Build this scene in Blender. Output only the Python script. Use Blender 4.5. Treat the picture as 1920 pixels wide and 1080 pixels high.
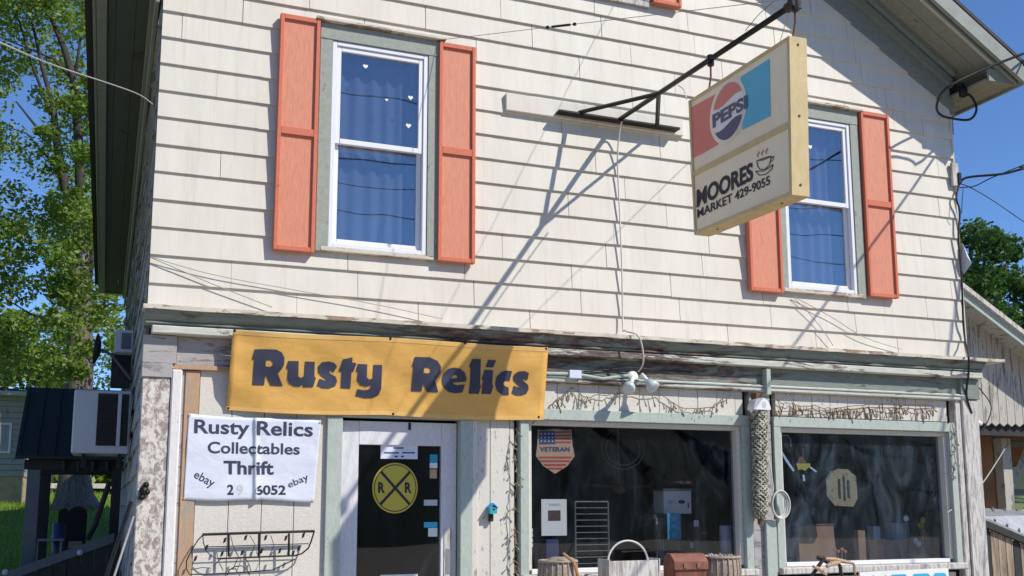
import bpy, bmesh, math, random
from math import sin, cos, pi, radians, sqrt
from mathutils import Vector, Matrix
from mathutils.geometry import tessellate_polygon
rnd = random.Random(7)
for o in list(bpy.data.objects): bpy.data.objects.remove(o)
S = bpy.context.scene
COL = S.collection

# ------------------------------------------------------------------ camera
F, CX, CY = 1932.0, 970.0, 656.0
YA, PT, RO = radians(21.70), radians(8.58), radians(-.15)
CAM = Vector((0, -7.75, 1.6))
FW = Vector((sin(YA)*cos(PT), cos(YA)*cos(PT), sin(PT)))
_r = Vector((cos(YA), -sin(YA), 0)); _u = _r.cross(FW)
RT = _r*cos(RO) + _u*sin(RO); UP = _u*cos(RO) - _r*sin(RO)
cd = bpy.data.cameras.new('camera'); cam = bpy.data.objects.new('camera', cd); COL.objects.link(cam)
cd.sensor_width = 36; cd.lens = 36*F/1920
cd.shift_x = (960-CX)/1920; cd.shift_y = (CY-540)/1920
cd.clip_start = .05; cd.clip_end = 2000
M = Matrix((RT, UP, -FW)).transposed().to_4x4(); M.translation = CAM
cam.matrix_world = M
S.camera = cam

# ------------------------------------------------------------------ light
SUN = Vector((-.876, 1, -1.22)).normalized()         # direction the light travels
w = bpy.data.worlds.new('World'); S.world = w; w.use_nodes = True
nt = w.node_tree; nt.nodes.clear()
wo = nt.nodes.new('ShaderNodeOutputWorld'); bg = nt.nodes.new('ShaderNodeBackground'); sk = nt.nodes.new('ShaderNodeTexSky')
sk.sky_type = 'NISHITA'; sk.sun_disc = False
sk.sun_elevation = math.asin(-SUN.z); sk.sun_rotation = math.atan2(-SUN.x, -SUN.y)
sk.altitude = 2500; sk.air_density = 1.0; sk.dust_density = .0; sk.ozone_density = 9.0
bg.inputs[1].default_value = .15
nt.links.new(sk.outputs[0], bg.inputs[0]); nt.links.new(bg.outputs[0], wo.inputs[0])
sl = bpy.data.lights.new('sun', 'SUN'); so = bpy.data.objects.new('sun', sl); COL.objects.link(so)
sl.energy = 4.0; sl.angle = radians(.53); sl.color = (1, .94, .84)
so.rotation_euler = SUN.to_track_quat('-Z', 'Y').to_euler(); so.location = (8, -8, 14)
S.view_settings.view_transform = 'Standard'; S.view_settings.look = 'None'
S.view_settings.gamma = 1; S.view_settings.use_curve_mapping = False
S.view_settings.exposure = .24
S.render.engine = 'CYCLES'

# ------------------------------------------------------------------ helpers
def ray(x, y): return FW + RT*((x-CX)/F) - UP*((y-CY)/F)
def at(x, y, Y=0.0):                                   # pixel -> point on the plane y = Y
    r = ray(x, y); return CAM + r*((Y-CAM.y)/r.y)
def tag(o, label=None, cat=None, group=None, kind=None):
    if label: o['label'] = label
    if cat: o['category'] = cat
    if group: o['group'] = group
    if kind: o['kind'] = kind
    return o
def empty(name, loc, label, cat, group=None):
    o = bpy.data.objects.new(name, None); COL.objects.link(o); o.location = loc; o.empty_display_size = .1
    bpy.context.view_layer.update()
    return tag(o, label, cat, group)
class MB:
    def __init__(s): s.v = []; s.f = []
    def add(s, vs, fs):
        b = len(s.v); s.v += [tuple(v) for v in vs]; s.f += [tuple(b+i for i in f) for f in fs]; return s
    def box(s, x0, x1, y0, y1, z0, z1):
        return s.add([(x0,y0,z0),(x1,y0,z0),(x1,y1,z0),(x0,y1,z0),(x0,y0,z1),(x1,y0,z1),(x1,y1,z1),(x0,y1,z1)],
                     [(0,3,2,1),(4,5,6,7),(0,1,5,4),(1,2,6,5),(2,3,7,6),(3,0,4,7)])
    def hexa(s, bottom, top):                          # two quads, any corners
        return s.add(list(bottom)+list(top), [(0,3,2,1),(4,5,6,7),(0,1,5,4),(1,2,6,5),(2,3,7,6),(3,0,4,7)])
    def prism(s, pts, vec):                            # closed outline swept along vec
        n = len(pts); vec = Vector(vec)
        a = [Vector(p) for p in pts]; b = [p+vec for p in a]
        fs = [(i, (i+1) % n, (i+1) % n+n, i+n) for i in range(n)]
        for t in tessellate_polygon([a]): fs.append(tuple(t)); fs.append(tuple(i+n for i in reversed(t)))
        return s.add(a+b, fs)
    def tube(s, path, r, n=8, caps=True):
        P = [Vector(p) for p in path]; R = r if isinstance(r, (list, tuple)) else [r]*len(P)
        prev = None; rings = []
        for i, p in enumerate(P):
            t = (P[min(i+1, len(P)-1)]-P[max(i-1, 0)])
            t = t.normalized() if t.length > 1e-9 else Vector((0, 0, 1))
            if prev is None:
                a = Vector((0, 0, 1)) if abs(t.z) < .9 else Vector((1, 0, 0)); u = t.cross(a).normalized()
            else: u = (prev-t*prev.dot(t)).normalized()
            prev = u; q = t.cross(u)
            rings.append([p+(u*cos(2*pi*k/n)+q*sin(2*pi*k/n))*R[i] for k in range(n)])
        vs = [v for g in rings for v in g]; fs = []
        for i in range(len(P)-1):
            for k in range(n): fs.append((i*n+k, i*n+(k+1) % n, (i+1)*n+(k+1) % n, (i+1)*n+k))
        if caps: fs.append(tuple(reversed(range(n)))); fs.append(tuple((len(P)-1)*n+k for k in range(n)))
        return s.add(vs, fs)
    def lathe(s, prof, c, n=20, axis='z'):
        vs = []; c = Vector(c)
        for r, h in prof:
            for k in range(n):
                a = 2*pi*k/n
                vs.append(c+(Vector((r*cos(a), r*sin(a), h)) if axis == 'z' else Vector((r*cos(a), h, r*sin(a)))))
        fs = []
        for i in range(len(prof)-1):
            for k in range(n): fs.append((i*n+k, i*n+(k+1) % n, (i+1)*n+(k+1) % n, (i+1)*n+k))
        return s.add(vs, fs)
    def build(s, name, mat, parent=None, smooth=False, bevel=0):
        me = bpy.data.meshes.new(name); me.from_pydata(s.v, [], s.f); me.validate(); me.update()
        bm = bmesh.new(); bm.from_mesh(me); bmesh.ops.recalc_face_normals(bm, faces=bm.faces); bm.to_mesh(me); bm.free()
        if smooth:
            for p in me.polygons: p.use_smooth = True
        me.materials.append(mat)
        o = bpy.data.objects.new(name, me); COL.objects.link(o)
        if parent: o.parent = parent; o.matrix_parent_inverse = parent.matrix_world.inverted()
        if bevel:
            m = o.modifiers.new('bevel', 'BEVEL'); m.width = bevel; m.segments = 1; m.limit_method = 'ANGLE'
        return o
def place(me, name, parent, loc, rot=None):              # another object on shared mesh data
    o = bpy.data.objects.new(name, me); COL.objects.link(o)
    o.parent = parent; o.matrix_parent_inverse = parent.matrix_world.inverted(); o.location = loc
    if rot: o.rotation_euler = rot
    return o
def B(name, mat, parent, *d, bevel=.003): return MB().box(*d).build(name, mat, parent, bevel=bevel)
def lin(c): c = c/255; return c/12.92 if c <= .04045 else ((c+.055)/1.055)**2.4
def rgb(r, g, b): return (lin(r), lin(g), lin(b), 1)

# ------------------------------------------------------------------ materials
def newmat(name):
    m = bpy.data.materials.new(name); m.use_nodes = True; n = m.node_tree; n.nodes.clear()
    o = n.nodes.new('ShaderNodeOutputMaterial'); p = n.nodes.new('ShaderNodeBsdfPrincipled')
    n.links.new(p.outputs[0], o.inputs[0]); return m, n, p
def pos(n, scale=(1, 1, 1)):
    g = n.nodes.new('ShaderNodeNewGeometry'); mp = n.nodes.new('ShaderNodeMapping'); mp.inputs['Scale'].default_value = scale
    n.links.new(g.outputs['Position'], mp.inputs['Vector']); return mp.outputs[0]
def noise(n, vec, scale, detail=6, rough=.6, dist=0):
    t = n.nodes.new('ShaderNodeTexNoise'); t.inputs['Scale'].default_value = scale; t.inputs['Detail'].default_value = detail
    t.inputs['Roughness'].default_value = rough; t.inputs['Distortion'].default_value = dist
    n.links.new(vec, t.inputs['Vector']); return t.outputs[0]
def ramp(n, fac, stops):
    r = n.nodes.new('ShaderNodeValToRGB'); e = r.color_ramp.elements
    while len(e) < len(stops): e.new(.5)
    for i, (p, c) in enumerate(stops): e[i].position = p; e[i].color = c if len(c) == 4 else (*c, 1)
    n.links.new(fac, r.inputs[0]); return r.outputs[0]
def mix(n, fac, a, b, mode='MIX'):
    m = n.nodes.new('ShaderNodeMix'); m.data_type = 'RGBA'; m.blend_type = mode
    if isinstance(fac, (int, float)): m.inputs[0].default_value = fac
    else: n.links.new(fac, m.inputs[0])
    for i, c in ((6, a), (7, b)):
        if isinstance(c, tuple): m.inputs[i].default_value = c
        else: n.links.new(c, m.inputs[i])
    return m.outputs[2]
def bump(n, p, h, strength=.3, dist=.01):
    b = n.nodes.new('ShaderNodeBump'); b.inputs['Strength'].default_value = strength; b.inputs['Distance'].default_value = dist
    n.links.new(h, b.inputs['Height']); n.links.new(b.outputs[0], p.inputs['Normal'])
def g(v): return (v, v, v, 1)
def plain(name, col, rough=.6, metal=0, var=.10, scale=9, bmp=.12):
    m, n, p = newmat(name); v = pos(n); a = noise(n, v, scale, 5)
    c = ramp(n, a, [(.25, tuple(x*(1-var) for x in col[:3])), (.75, tuple(min(1, x*(1+var)) for x in col[:3]))])
    oi = n.nodes.new('ShaderNodeObjectInfo')
    c = mix(n, .10, c, ramp(n, oi.outputs['Random'], [(0, g(.25)), (1, g(.75))]), 'OVERLAY')
    n.links.new(c, p.inputs['Base Color']); p.inputs['Roughness'].default_value = rough; p.inputs['Metallic'].default_value = metal
    if bmp: bump(n, p, noise(n, v, scale*8, 4), bmp, .004)
    return m
def peel(name, paint, under, under2, amount=.5, scale=5, stretch=(1, 1, 1), rough=.75, chip=.02):
    """old paint flaking off weathered wood"""
    m, n, p = newmat(name); v = pos(n, stretch)
    a = noise(n, v, scale, 9, .68, .6); b = noise(n, v, scale*5, 5, .6); grain = noise(n, pos(n, tuple(s*1 for s in stretch)), scale*7, 6, .7, 1.2)
    wood = ramp(n, grain, [(.3, under2), (.65, under)])
    pc = ramp(n, b, [(.3, tuple(x*.86 for x in paint[:3])), (.7, tuple(min(1, x*1.06) for x in paint[:3]))])
    k = ramp(n, a, [(amount-chip, g(0)), (amount+chip, g(1))])
    c = mix(n, k, wood, pc)
    n.links.new(c, p.inputs['Base Color']); p.inputs['Roughness'].default_value = rough
    h = mix(n, .6, k, b); bump(n, p, h, .5, .006)
    return m
def glassmat(name, tint=(1, 1, 1, 1), refl=.10, rough=.01, wave=.0, refl_haze=0):
    m, n, p = newmat(name); n.nodes.remove(p); out = [x for x in n.nodes if x.type == 'OUTPUT_MATERIAL'][0]
    t = n.nodes.new('ShaderNodeBsdfTransparent'); t.inputs[0].default_value = tint
    gl = n.nodes.new('ShaderNodeBsdfGlossy'); gl.inputs['Roughness'].default_value = rough
    fr = n.nodes.new('ShaderNodeFresnel'); gn = n.nodes.new('ShaderNodeNewGeometry'); mr = n.nodes.new('ShaderNodeMapRange'); mr.inputs[3].default_value = 1.5; mr.inputs[4].default_value = 1/1.5; n.links.new(gn.outputs['Backfacing'], mr.inputs[0]); n.links.new(mr.outputs[0], fr.inputs[0])
    ad = n.nodes.new('ShaderNodeMath'); ad.operation = 'ADD'; ad.use_clamp = True; ad.inputs[1].default_value = refl
    n.links.new(fr.outputs[0], ad.inputs[0])
    mx = n.nodes.new('ShaderNodeMixShader'); n.links.new(ad.outputs[0], mx.inputs[0]); n.links.new(t.outputs[0], mx.inputs[1]); n.links.new(gl.outputs[0], mx.inputs[2])
    if wave:
        bp = n.nodes.new('ShaderNodeBump'); bp.inputs['Strength'].default_value = wave; bp.inputs['Distance'].default_value = .02
        n.links.new(noise(n, pos(n, (1, 1, 1)), 1.6, 1, .4), bp.inputs['Height']); n.links.new(bp.outputs[0], gl.inputs['Normal'])
    last = mx.outputs[0]
    if refl_haze:                                           # bluish film that paints streaky sky reflection onto the pane
        df = n.nodes.new('ShaderNodeBsdfDiffuse'); df.inputs[0].default_value = (.42, .58, .74, 1)
        m2 = n.nodes.new('ShaderNodeMixShader')
        k = ramp(n, noise(n, pos(n, (1.3, 1, .55)), 2.6, 9, .7, 1.6), [(.38, g(0)), (.52, g(refl_haze*.25)), (.72, g(refl_haze))])
        n.links.new(k, m2.inputs[0]); n.links.new(last, m2.inputs[1]); n.links.new(df.outputs[0], m2.inputs[2]); last = m2.outputs[0]
    n.links.new(last, out.inputs[0]); return m
def leafmat(name, c1, c2, c3):
    m, n, p = newmat(name)
    a = noise(n, pos(n), 1.1, 3); b = noise(n, pos(n), 14, 2)
    c = mix(n, .5, ramp(n, a, [(.3, c1), (.55, c2), (.75, c3)]), ramp(n, b, [(.3, c1), (.55, c2), (.72, c3)]))
    n.links.new(c, p.inputs['Base Color']); p.inputs['Roughness'].default_value = .5
    tr = n.nodes.new('ShaderNodeBsdfTranslucent'); n.links.new(c, tr.inputs[0])
    mx = n.nodes.new('ShaderNodeMixShader'); mx.inputs[0].default_value = .42
    out = [x for x in n.nodes if x.type == 'OUTPUT_MATERIAL'][0]
    n.links.new(p.outputs[0], mx.inputs[1]); n.links.new(tr.outputs[0], mx.inputs[2]); n.links.new(mx.outputs[0], out.inputs[0])
    return m
WOODG = (.26, .24, .22); WOODB = (.11, .085, .07); TAN = (.42, .27, .16); BRN = (.16, .095, .06)
MT = {}
def siding():
    m, n, p = newmat('cream siding'); v = pos(n)
    oi = n.nodes.new('ShaderNodeObjectInfo')
    base = ramp(n, oi.outputs['Random'], [(0, (.675, .64, .55)), (.5, (.705, .67, .58)), (1, (.685, .655, .57))])
    st = noise(n, pos(n, (1.2, 1, .35)), 3.0, 8, .65)
    c = mix(n, ramp(n, st, [(.42, g(.28)), (.62, g(0))]), base, (.50, .46, .39, 1))
    sp = noise(n, v, 60, 3, .6); c = mix(n, ramp(n, sp, [(.20, g(.7)), (.27, g(0))]), c, (.33, .30, .26, 1))
    rn = noise(n, pos(n, (5, 1, .22)), 4.0, 8, .7); c = mix(n, ramp(n, rn, [(.30, g(.40)), (.47, g(0))]), c, (.44, .40, .33, 1))
    ck = noise(n, pos(n, (1, 1, 1.6)), 16, 7, .7, .8); c = mix(n, ramp(n, ck, [(.275, g(.9)), (.30, g(0))]), c, (.36, .33, .29, 1))
    n.links.new(c, p.inputs['Base Color']); p.inputs['Roughness'].default_value = .62
    bump(n, p, noise(n, pos(n, (3, 3, 12)), 9, 6, .65), .16, .004); return m
MT['siding'] = siding()
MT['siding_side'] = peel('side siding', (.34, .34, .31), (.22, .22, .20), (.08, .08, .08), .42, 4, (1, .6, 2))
MT['plank'] = peel('cream plank paint', (.66, .63, .56), (.50, .46, .40), (.35, .31, .27), .27, 9, (1, 1, 1.4))
MT['plank_rough'] = peel('worn cream plank paint', (.66, .63, .56), (.42, .38, .34), (.20, .17, .15), .385, 22, (1.5, 1, .45))
MT['green'] = peel('grey green paint', (.32, .35, .30), (.30, .29, .26), (.13, .12, .11), .36, 6, (1, 1, 1))
MT['greenlt'] = peel('pale sage paint', (.42, .48, .43), (.46, .46, .42), (.24, .23, .2), .36, 7, (1.5, 1, .7))
MT['corngreen'] = peel('cornice paint', (.20, .235, .21), (.135, .10, .085), (.05, .04, .035), .455, 1.6, (1, 1, 5), chip=.03)
def cloth(name, col, rough, st):
    m, n, p = newmat(name); v = pos(n, (1, 1, 1))
    a = noise(n, v, 3.2, 3, .5, 1.2); b = noise(n, pos(n, (1, 1, 1.8)), 7, 3, .5, .8); d = noise(n, v, 40, 4)
    c = ramp(n, b, [(.3, tuple(x*.93 for x in col)), (.7, tuple(min(1, x*1.04) for x in col))])
    c = mix(n, ramp(n, d, [(.22, g(.45)), (.30, g(0))]), c, tuple(x*.7 for x in col)+(1,))
    n.links.new(c, p.inputs['Base Color']); p.inputs['Roughness'].default_value = rough
    bump(n, p, mix(n, .35, a, b), st, .03); return m
def rotten(name, paint, x0=2.2, x1=5.4):
    m, n, p = newmat(name); v = pos(n, (1, 1, 5)); a = noise(n, v, 1.7, 9, .68, .6); b = noise(n, v, 9, 5, .6)
    sx = n.nodes.new('ShaderNodeSeparateXYZ'); gg = n.nodes.new('ShaderNodeNewGeometry'); n.links.new(gg.outputs['Position'], sx.inputs[0])
    mr = n.nodes.new('ShaderNodeMapRange'); mr.inputs[1].default_value = 0; mr.inputs[2].default_value = 8; n.links.new(sx.outputs[0], mr.inputs[0])
    k = ramp(n, mr.outputs[0], [(0, g(.10)), ((x0-.4)/8, g(.10)), ((x0+.6)/8, g(.0)), ((x1-.8)/8, g(.0)), ((x1+.2)/8, g(.11)), (1, g(.11))])
    ad = n.nodes.new('ShaderNodeMath'); ad.operation = 'ADD'; n.links.new(a, ad.inputs[0]); n.links.new(k, ad.inputs[1])
    kk = ramp(n, ad.outputs[0], [(.49, g(0)), (.56, g(1))])
    wd = ramp(n, b, [(.3, (.035, .028, .026)), (.5, (.13, .095, .085)), (.7, (.24, .19, .17))])
    pc = ramp(n, b, [(.3, tuple(x*.82 for x in paint)), (.7, tuple(x*1.1 for x in paint))])
    n.links.new(mix(n, kk, wd, pc), p.inputs['Base Color']); p.inputs['Roughness'].default_value = .8; bump(n, p, mix(n, .5, kk, b), .7, .012); return m
MT['corngreen'] = rotten('cornice paint', (.21, .245, .215))
MT['cornledge'] = rotten('cornice ledge paint', (.56, .57, .51), 2.6, 5.0)
MT['lip'] = peel('cornice lip', (.62, .57, .47), (.40, .28, .19), (.17, .13, .10), .47, 5, (.8, 1, 3))
MT['eaveshade'] = peel('soffit paint shade tone', (.085, .10, .09), (.06, .06, .05), (.03, .03, .03), .34, 3, (1, .3, 1))  # soffit paint with the left side's shade put into the colour
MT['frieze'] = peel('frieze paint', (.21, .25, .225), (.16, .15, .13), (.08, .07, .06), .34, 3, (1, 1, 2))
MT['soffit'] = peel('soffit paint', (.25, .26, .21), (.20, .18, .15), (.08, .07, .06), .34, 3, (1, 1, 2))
MT['fascia'] = plain('fascia', (.24, .265, .235), .6, var=.15)
MT['shingle'] = plain('roof shingle', (.06, .056, .058), .9, var=.3, scale=30, bmp=.5)
MT['pilcream'] = peel('flaking pilaster', (.68, .65, .58), (.37, .30, .27), (.20, .16, .15), .49, 26, (1, 1, .7), chip=.06)
MT['pilwhite'] = peel('flaking white strip', (.74, .72, .70), (.48, .45, .42), (.25, .23, .22), .37, 9, (2, 1, .4))
MT['tan'] = peel('bare tan board', (.30, .33, .30), (.50, .33, .20), (.36, .23, .15), .60, 5, (3, 1, .5), chip=.05)
MT['weather'] = peel('weathered post', (.62, .60, .56), (.44, .40, .37), (.18, .15, .14), .47, 18, (2, 1, .28), chip=.08)
MT['greyboard'] = peel('grey board', (.40, .38, .37), (.27, .25, .25), (.12, .11, .11), .42, 6, (.6, 1, 3))
MT['rustbrown'] = plain('rust brown strip', (.085, .045, .035), .8, var=.4, scale=25)
MT['salmon'] = peel('salmon panel', (.665, .255, .155), (.52, .20, .13), (.36, .15, .10), .31, 7, (2, 1, .35), rough=.65, chip=.06)
MT['salmonfr'] = peel('salmon shutter frame', (.62, .175, .10), (.30, .14, .11), (.14, .09, .08), .34, 14, (1, 1, .5))
MT['vinyl'] = plain('white vinyl', (.78, .79, .82), .35, var=.02, bmp=0)
MT['curtain'] = plain('sky-toned curtain', (.115, .14, .205), .9, var=.12, scale=3)  # blue tone puts the panes' sky reflection into the cloth colour
MT['glass'] = glassmat('window glass', (.9, .92, .96, 1), .16, .01, .10)
MT['shopglass'] = glassmat('shop glass', (.86, .88, .90, 1), .005, .012, .08, .022)
MT['shopglass_hazed'] = glassmat('hazed shop glass', (.80, .85, .90, 1), .01, .02, .14, .075)  # stronger haze, reflected sky mixed in as a bluish film
MT['doorwhite'] = peel('door paint', (.68, .68, .70), (.42, .40, .38), (.2, .18, .17), .30, 8, (2, 1, .5))
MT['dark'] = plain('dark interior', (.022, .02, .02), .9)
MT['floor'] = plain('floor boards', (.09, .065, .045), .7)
MT['white'] = plain('white paint', (.78, .78, .77), .5, var=.04)
MT['paper'] = plain('paper', (.75, .76, .73), .8, var=.03, bmp=0)
MT['black'] = plain('black print', (.022, .024, .034), .7, var=.1, bmp=0)
MT['navy'] = plain('navy print', (.035, .04, .075), .6, var=.15, bmp=.05)
MT['fadegrey'] = plain('faded print', (.50, .53, .56), .8, bmp=0)
MT['iron'] = plain('black iron', (.022, .020, .020), .45, .6, var=.4, scale=20)
MT['rust'] = plain('rusty iron', (.16, .075, .04), .8, .2, var=.4, scale=20)
MT['banner'] = plain('yellow banner vinyl', (.71, .405, .095), .5, var=.03, scale=4, bmp=.05)
MT['whitevinyl'] = plain('white banner vinyl', (.66, .70, .80), .45, var=.05, scale=6, bmp=.05)
MT['signcream'] = plain('sign face', (.86, .75, .56), .4, var=.05, scale=4, bmp=.03)
MT['signyellow'] = peel('yellowed sign frame', (.66, .52, .27), (.70, .60, .40), (.5, .38, .2), .36, 3, (1, 1, .5), chip=.12)
MT['signred'] = plain('sign red', (.68, .17, .14), .4, var=.05, bmp=0)
MT['signblue'] = plain('sign blue', (.04, .42, .64), .4, var=.05, bmp=0)
MT['signnavy'] = plain('sign navy', (.045, .06, .15), .4, var=.05, bmp=0)
MT['rryellow'] = plain('crossing yellow', (.55, .44, .05), .5, var=.04, bmp=0)
MT['cable'] = plain('black cable', (.015, .015, .017), .6, bmp=0)
MT['greycable'] = plain('grey cable', (.36, .36, .35), .6, bmp=0)
MT['whitecable'] = plain('white cable', (.62, .61, .57), .5, bmp=0)
MT['steel'] = plain('steel', (.45, .46, .47), .35, .8, bmp=0)
MT['rackgrey'] = plain('rack wire', (.16, .16, .16), .6, bmp=0)
MT['acgrey'] = plain('ac housing', (.50, .55, .60), .5, var=.03)
MT['grille'] = plain('ac grille', (.035, .033, .032), .7)
MT['roofgreen'] = plain('green metal roof', (.014, .024, .024), .8, 0, var=.1, bmp=.03)
MT['darkwood'] = plain('dark wood', (.030, .028, .027), .8, var=.3, scale=14)
MT['greypost'] = plain('grey post', (.12, .14, .15), .7)
MT['bark'] = peel('bark', (.24, .195, .16), (.15, .12, .10), (.06, .05, .04), .5, 5, (3, 3, .6), chip=.1)
MT['barkdark'] = plain('dark bark', (.05, .042, .035), .95, var=.4, scale=8, bmp=.6)
MT['leaf'] = leafmat('spring leaves', (.07, .13, .02), (.19, .29, .035), (.38, .46, .06))
MT['leaf2'] = leafmat('dense leaves', (.03, .075, .018), (.065, .15, .025), (.15, .23, .03))
MT['grass'] = leafmat('grass blades', (.13, .25, .03), (.26, .42, .04), (.45, .42, .14))
MT['camo'] = peel('camouflage rope', (.58, .58, .46), (.13, .13, .075), (.035, .04, .03), .50, 38, (1, 1, 1), chip=.06)
MT['wicker'] = plain('wicker', (.36, .29, .23), .8, var=.35, scale=60, bmp=.6)
MT['leather'] = plain('red brown leather', (.20, .07, .042), .6, var=.45, scale=16)
MT['turq'] = plain('turquoise paint', (.02, .34, .42), .5)
MT['copper'] = plain('copper', (.55, .30, .20), .3, .8, bmp=0)
MT['cardboard'] = plain('cardboard', (.42, .22, .11), .8)
MT['blueprint'] = plain('blue print', (.03, .30, .52), .6, bmp=0)
MT['vine'] = plain('string light wire', (.16, .10, .05), .7, bmp=0)
MT['vineg'] = plain('string light bulb', (.20, .24, .17), .5, bmp=0)
MT['glassbulb'] = plain('bulb glass', (.55, .62, .62), .15, .1, bmp=0)
MT['flagred'] = plain('flag red', (.45, .075, .05), .6, bmp=0)
MT['flagtan'] = plain('flag tan', (.50, .33, .22), .6, bmp=0)
MT['flagblue'] = plain('flag blue', (.05, .07, .18), .6, bmp=0)
MT['octan'] = peel('tan carved sign', (.44, .32, .17), (.30, .25, .20), (.10, .09, .08), .42, 22, (1, 1, 1))
MT['asphalt'] = plain('asphalt', (.36, .30, .225), .9, var=.2, scale=40, bmp=.5)
MT['concrete'] = plain('concrete', (.46, .41, .34), .85, var=.15, scale=12, bmp=.4)
MT['nbwhite'] = peel('side wing paint', (.47, .45, .40), (.30, .28, .25), (.15, .14, .12), .44, 5, (3, 1, .5))
MT['tinroof'] = plain('tin roof', (.42, .44, .45), .5, .5, var=.25, scale=7)
MT['redroof'] = plain('red tin roof', (.20, .055, .045), .6, .1, var=.3)
MT['shedwood'] = peel('shed boards', (.40, .33, .24), (.26, .19, .13), (.10, .07, .05), .5, 6, (4, 1, .4), chip=.1)
MT['whiteblock'] = peel('painted block', (.38, .36, .33), (.26, .24, .21), (.2, .2, .2), .4, 4)
MT['stone'] = plain('yellow stone', (.42, .33, .18), .9, var=.25, scale=6, bmp=.5)
MT['olive'] = plain('olive cabinet', (.10, .095, .07), .6)
MT['colour_red'] = plain('bright red', (.42, .03, .03), .5); MT['colour_yel'] = plain('bright yellow', (.55, .42, .04), .5)

def groundmat():
    m, n, p = newmat('ground'); v = pos(n)
    a = noise(n, v, .8, 8, .65); b = noise(n, v, 9, 6, .7)
    c = mix(n, .5, ramp(n, a, [(.35, (.10, .16, .03)), (.55, (.16, .22, .05)), (.68, (.30, .24, .13))]),
            ramp(n, b, [(.35, (.06, .10, .02)), (.6, (.18, .24, .06)), (.75, (.30, .25, .15))]))
    n.links.new(c, p.inputs['Base Color']); p.inputs['Roughness'].default_value = .95; bump(n, p, b, .6, .04); return m
MT['ground'] = groundmat()

# ------------------------------------------------------------------ ground
def sstep(a, b, x):
    t = max(0, min(1, (x-a)/(b-a))); return t*t*(3-2*t)
GP = [(2.5, 0), (15, 1.08), (18.5, 1.56), (24, 1.92), (60, 2.2)]
def gh(x, y):
    if y <= 2.5: return 0
    h = GP[-1][1]
    for (a, ha), (b, hb) in zip(GP, GP[1:]):
        if y <= b: h = ha+(hb-ha)*(y-a)/(b-a); break
    return h*max(sstep(.25, -.35, x), sstep(15, 17, y))
gx = [-400, -150, -60, -30, -18, -12, -8, -6, -4.5, -3.5, -2.8, -2.2, -1.7, -1.2, -.8, -.5, -.35, -.2, 0, .2, .3, 4, 8, 12, 20, 40, 90, 200, 400]
gy = [-400, -150, -60, -30, -12, 0, 2, 3, 4, 5, 6, 7, 8, 9, 10, 11, 12, 13, 14.2, 15, 16, 17, 18.5, 20, 22, 24, 30, 40, 80, 180, 400]
gm = MB(); gm.add([(x, y, gh(x, y)) for y in gy for x in gx],
                  [(j*len(gx)+i, j*len(gx)+i+1, (j+1)*len(gx)+i+1, (j+1)*len(gx)+i) for j in range(len(gy)-1) for i in range(len(gx)-1)])
tag(gm.build('ground', MT['ground'], smooth=True), kind='structure')
tag(MB().box(-300, 300, -34, -2.1, -.2, .004).build('road', MT['asphalt']), kind='structure')
tag(MB().box(-4, 13, -2.1, -.32, -.2, .12).build('pavement', MT['concrete']), kind='structure')
tag(MB().box(-5.5, .15, -2.1, 3.3, -.2, .006).build('driveway', MT['concrete']), kind='structure')
hm = MB(); hx = [-200+2*i for i in range(201)]; hr0 = random.Random(3); rows = [(-34, 0), (-44, 5), (-56, 9.5), (-75, 12), (-110, 10)]
def hh(x, b): return b*(1.0-.25*sstep(34, 62, x))*(1+.22*sin(x*.13+b)+.1*sin(x*.37))
hm.add([(x+3*sin(y+x), y, hh(x, b)*hr0.uniform(.72, 1.12) if b else -.3) for y, b in rows for x in hx],
       [(j*len(hx)+i, j*len(hx)+i+1, (j+1)*len(hx)+i+1, (j+1)*len(hx)+i) for j in range(len(rows)-1) for i in range(len(hx)-1)])
MT['wood'] = plain('far woods', (.03, .045, .02), .95, var=.4, scale=.25, bmp=0)
tag(hm.build('hill', MT['wood']), kind='structure')

hb = MB(); hx = [-260+4*i for i in range(131)]; rows = [(72, 0), (78, 4.5), (90, 7.5), (120, 8)]
hb.add([(x+2*sin(y+x), y, (2+b)*hr0.uniform(.75, 1.1) if b else 1.5) for y, b in rows for x in hx],
       [(j*len(hx)+i, j*len(hx)+i+1, (j+1)*len(hx)+i+1, (j+1)*len(hx)+i) for j in range(len(rows)-1) for i in range(len(hx)-1)])
tag(hb.build('hill', MT['wood']), kind='structure')
# ------------------------------------------------------------------ main building
XL, XR, XM = .222, 7.86, 4.04
YB = 13.0
ST = empty('store_building', (XM, 0, 0), 'old two-storey cream clapboard shop with salmon shutters and sage green trim', 'building')
SL = .605
def zs(x): return 6.909-SL*(abs(x-XM)-2.295)            # rake soffit line
def zj(x): return zs(x)-.385                            # top of the visible gable wall
WIN = [(1.50, 2.285), (5.755, 6.54)]                    # upper windows (white frames)
ZW0, ZW1 = 3.57, 5.25
DX0, DX1, DZ = 1.645, 2.56, 2.24                        # door leaf
D1 = (3.13, 5.17); D2 = (5.53, 7.50); DZ0, DZ1 = 1.085, 2.265   # display openings
def wall(*d): return B('wall', MT['dark'], ST, *d, bevel=0)
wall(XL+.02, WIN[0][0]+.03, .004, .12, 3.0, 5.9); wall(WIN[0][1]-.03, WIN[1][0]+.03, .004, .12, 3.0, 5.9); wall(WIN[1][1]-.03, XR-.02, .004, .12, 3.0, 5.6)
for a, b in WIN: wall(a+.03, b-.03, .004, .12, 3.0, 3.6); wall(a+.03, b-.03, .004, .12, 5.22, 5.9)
MB().prism([(XL+.02, .004, 5.905), (XL+.02, .004, zs(XL)), (XM, .004, zs(XM)), (XR-.02, .004, zs(XR)), (XR-.02, .004, 5.62), (7.2, .004, 5.905)], (0, .1, 0)).build('gable_wall', MT['dark'], ST)
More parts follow.
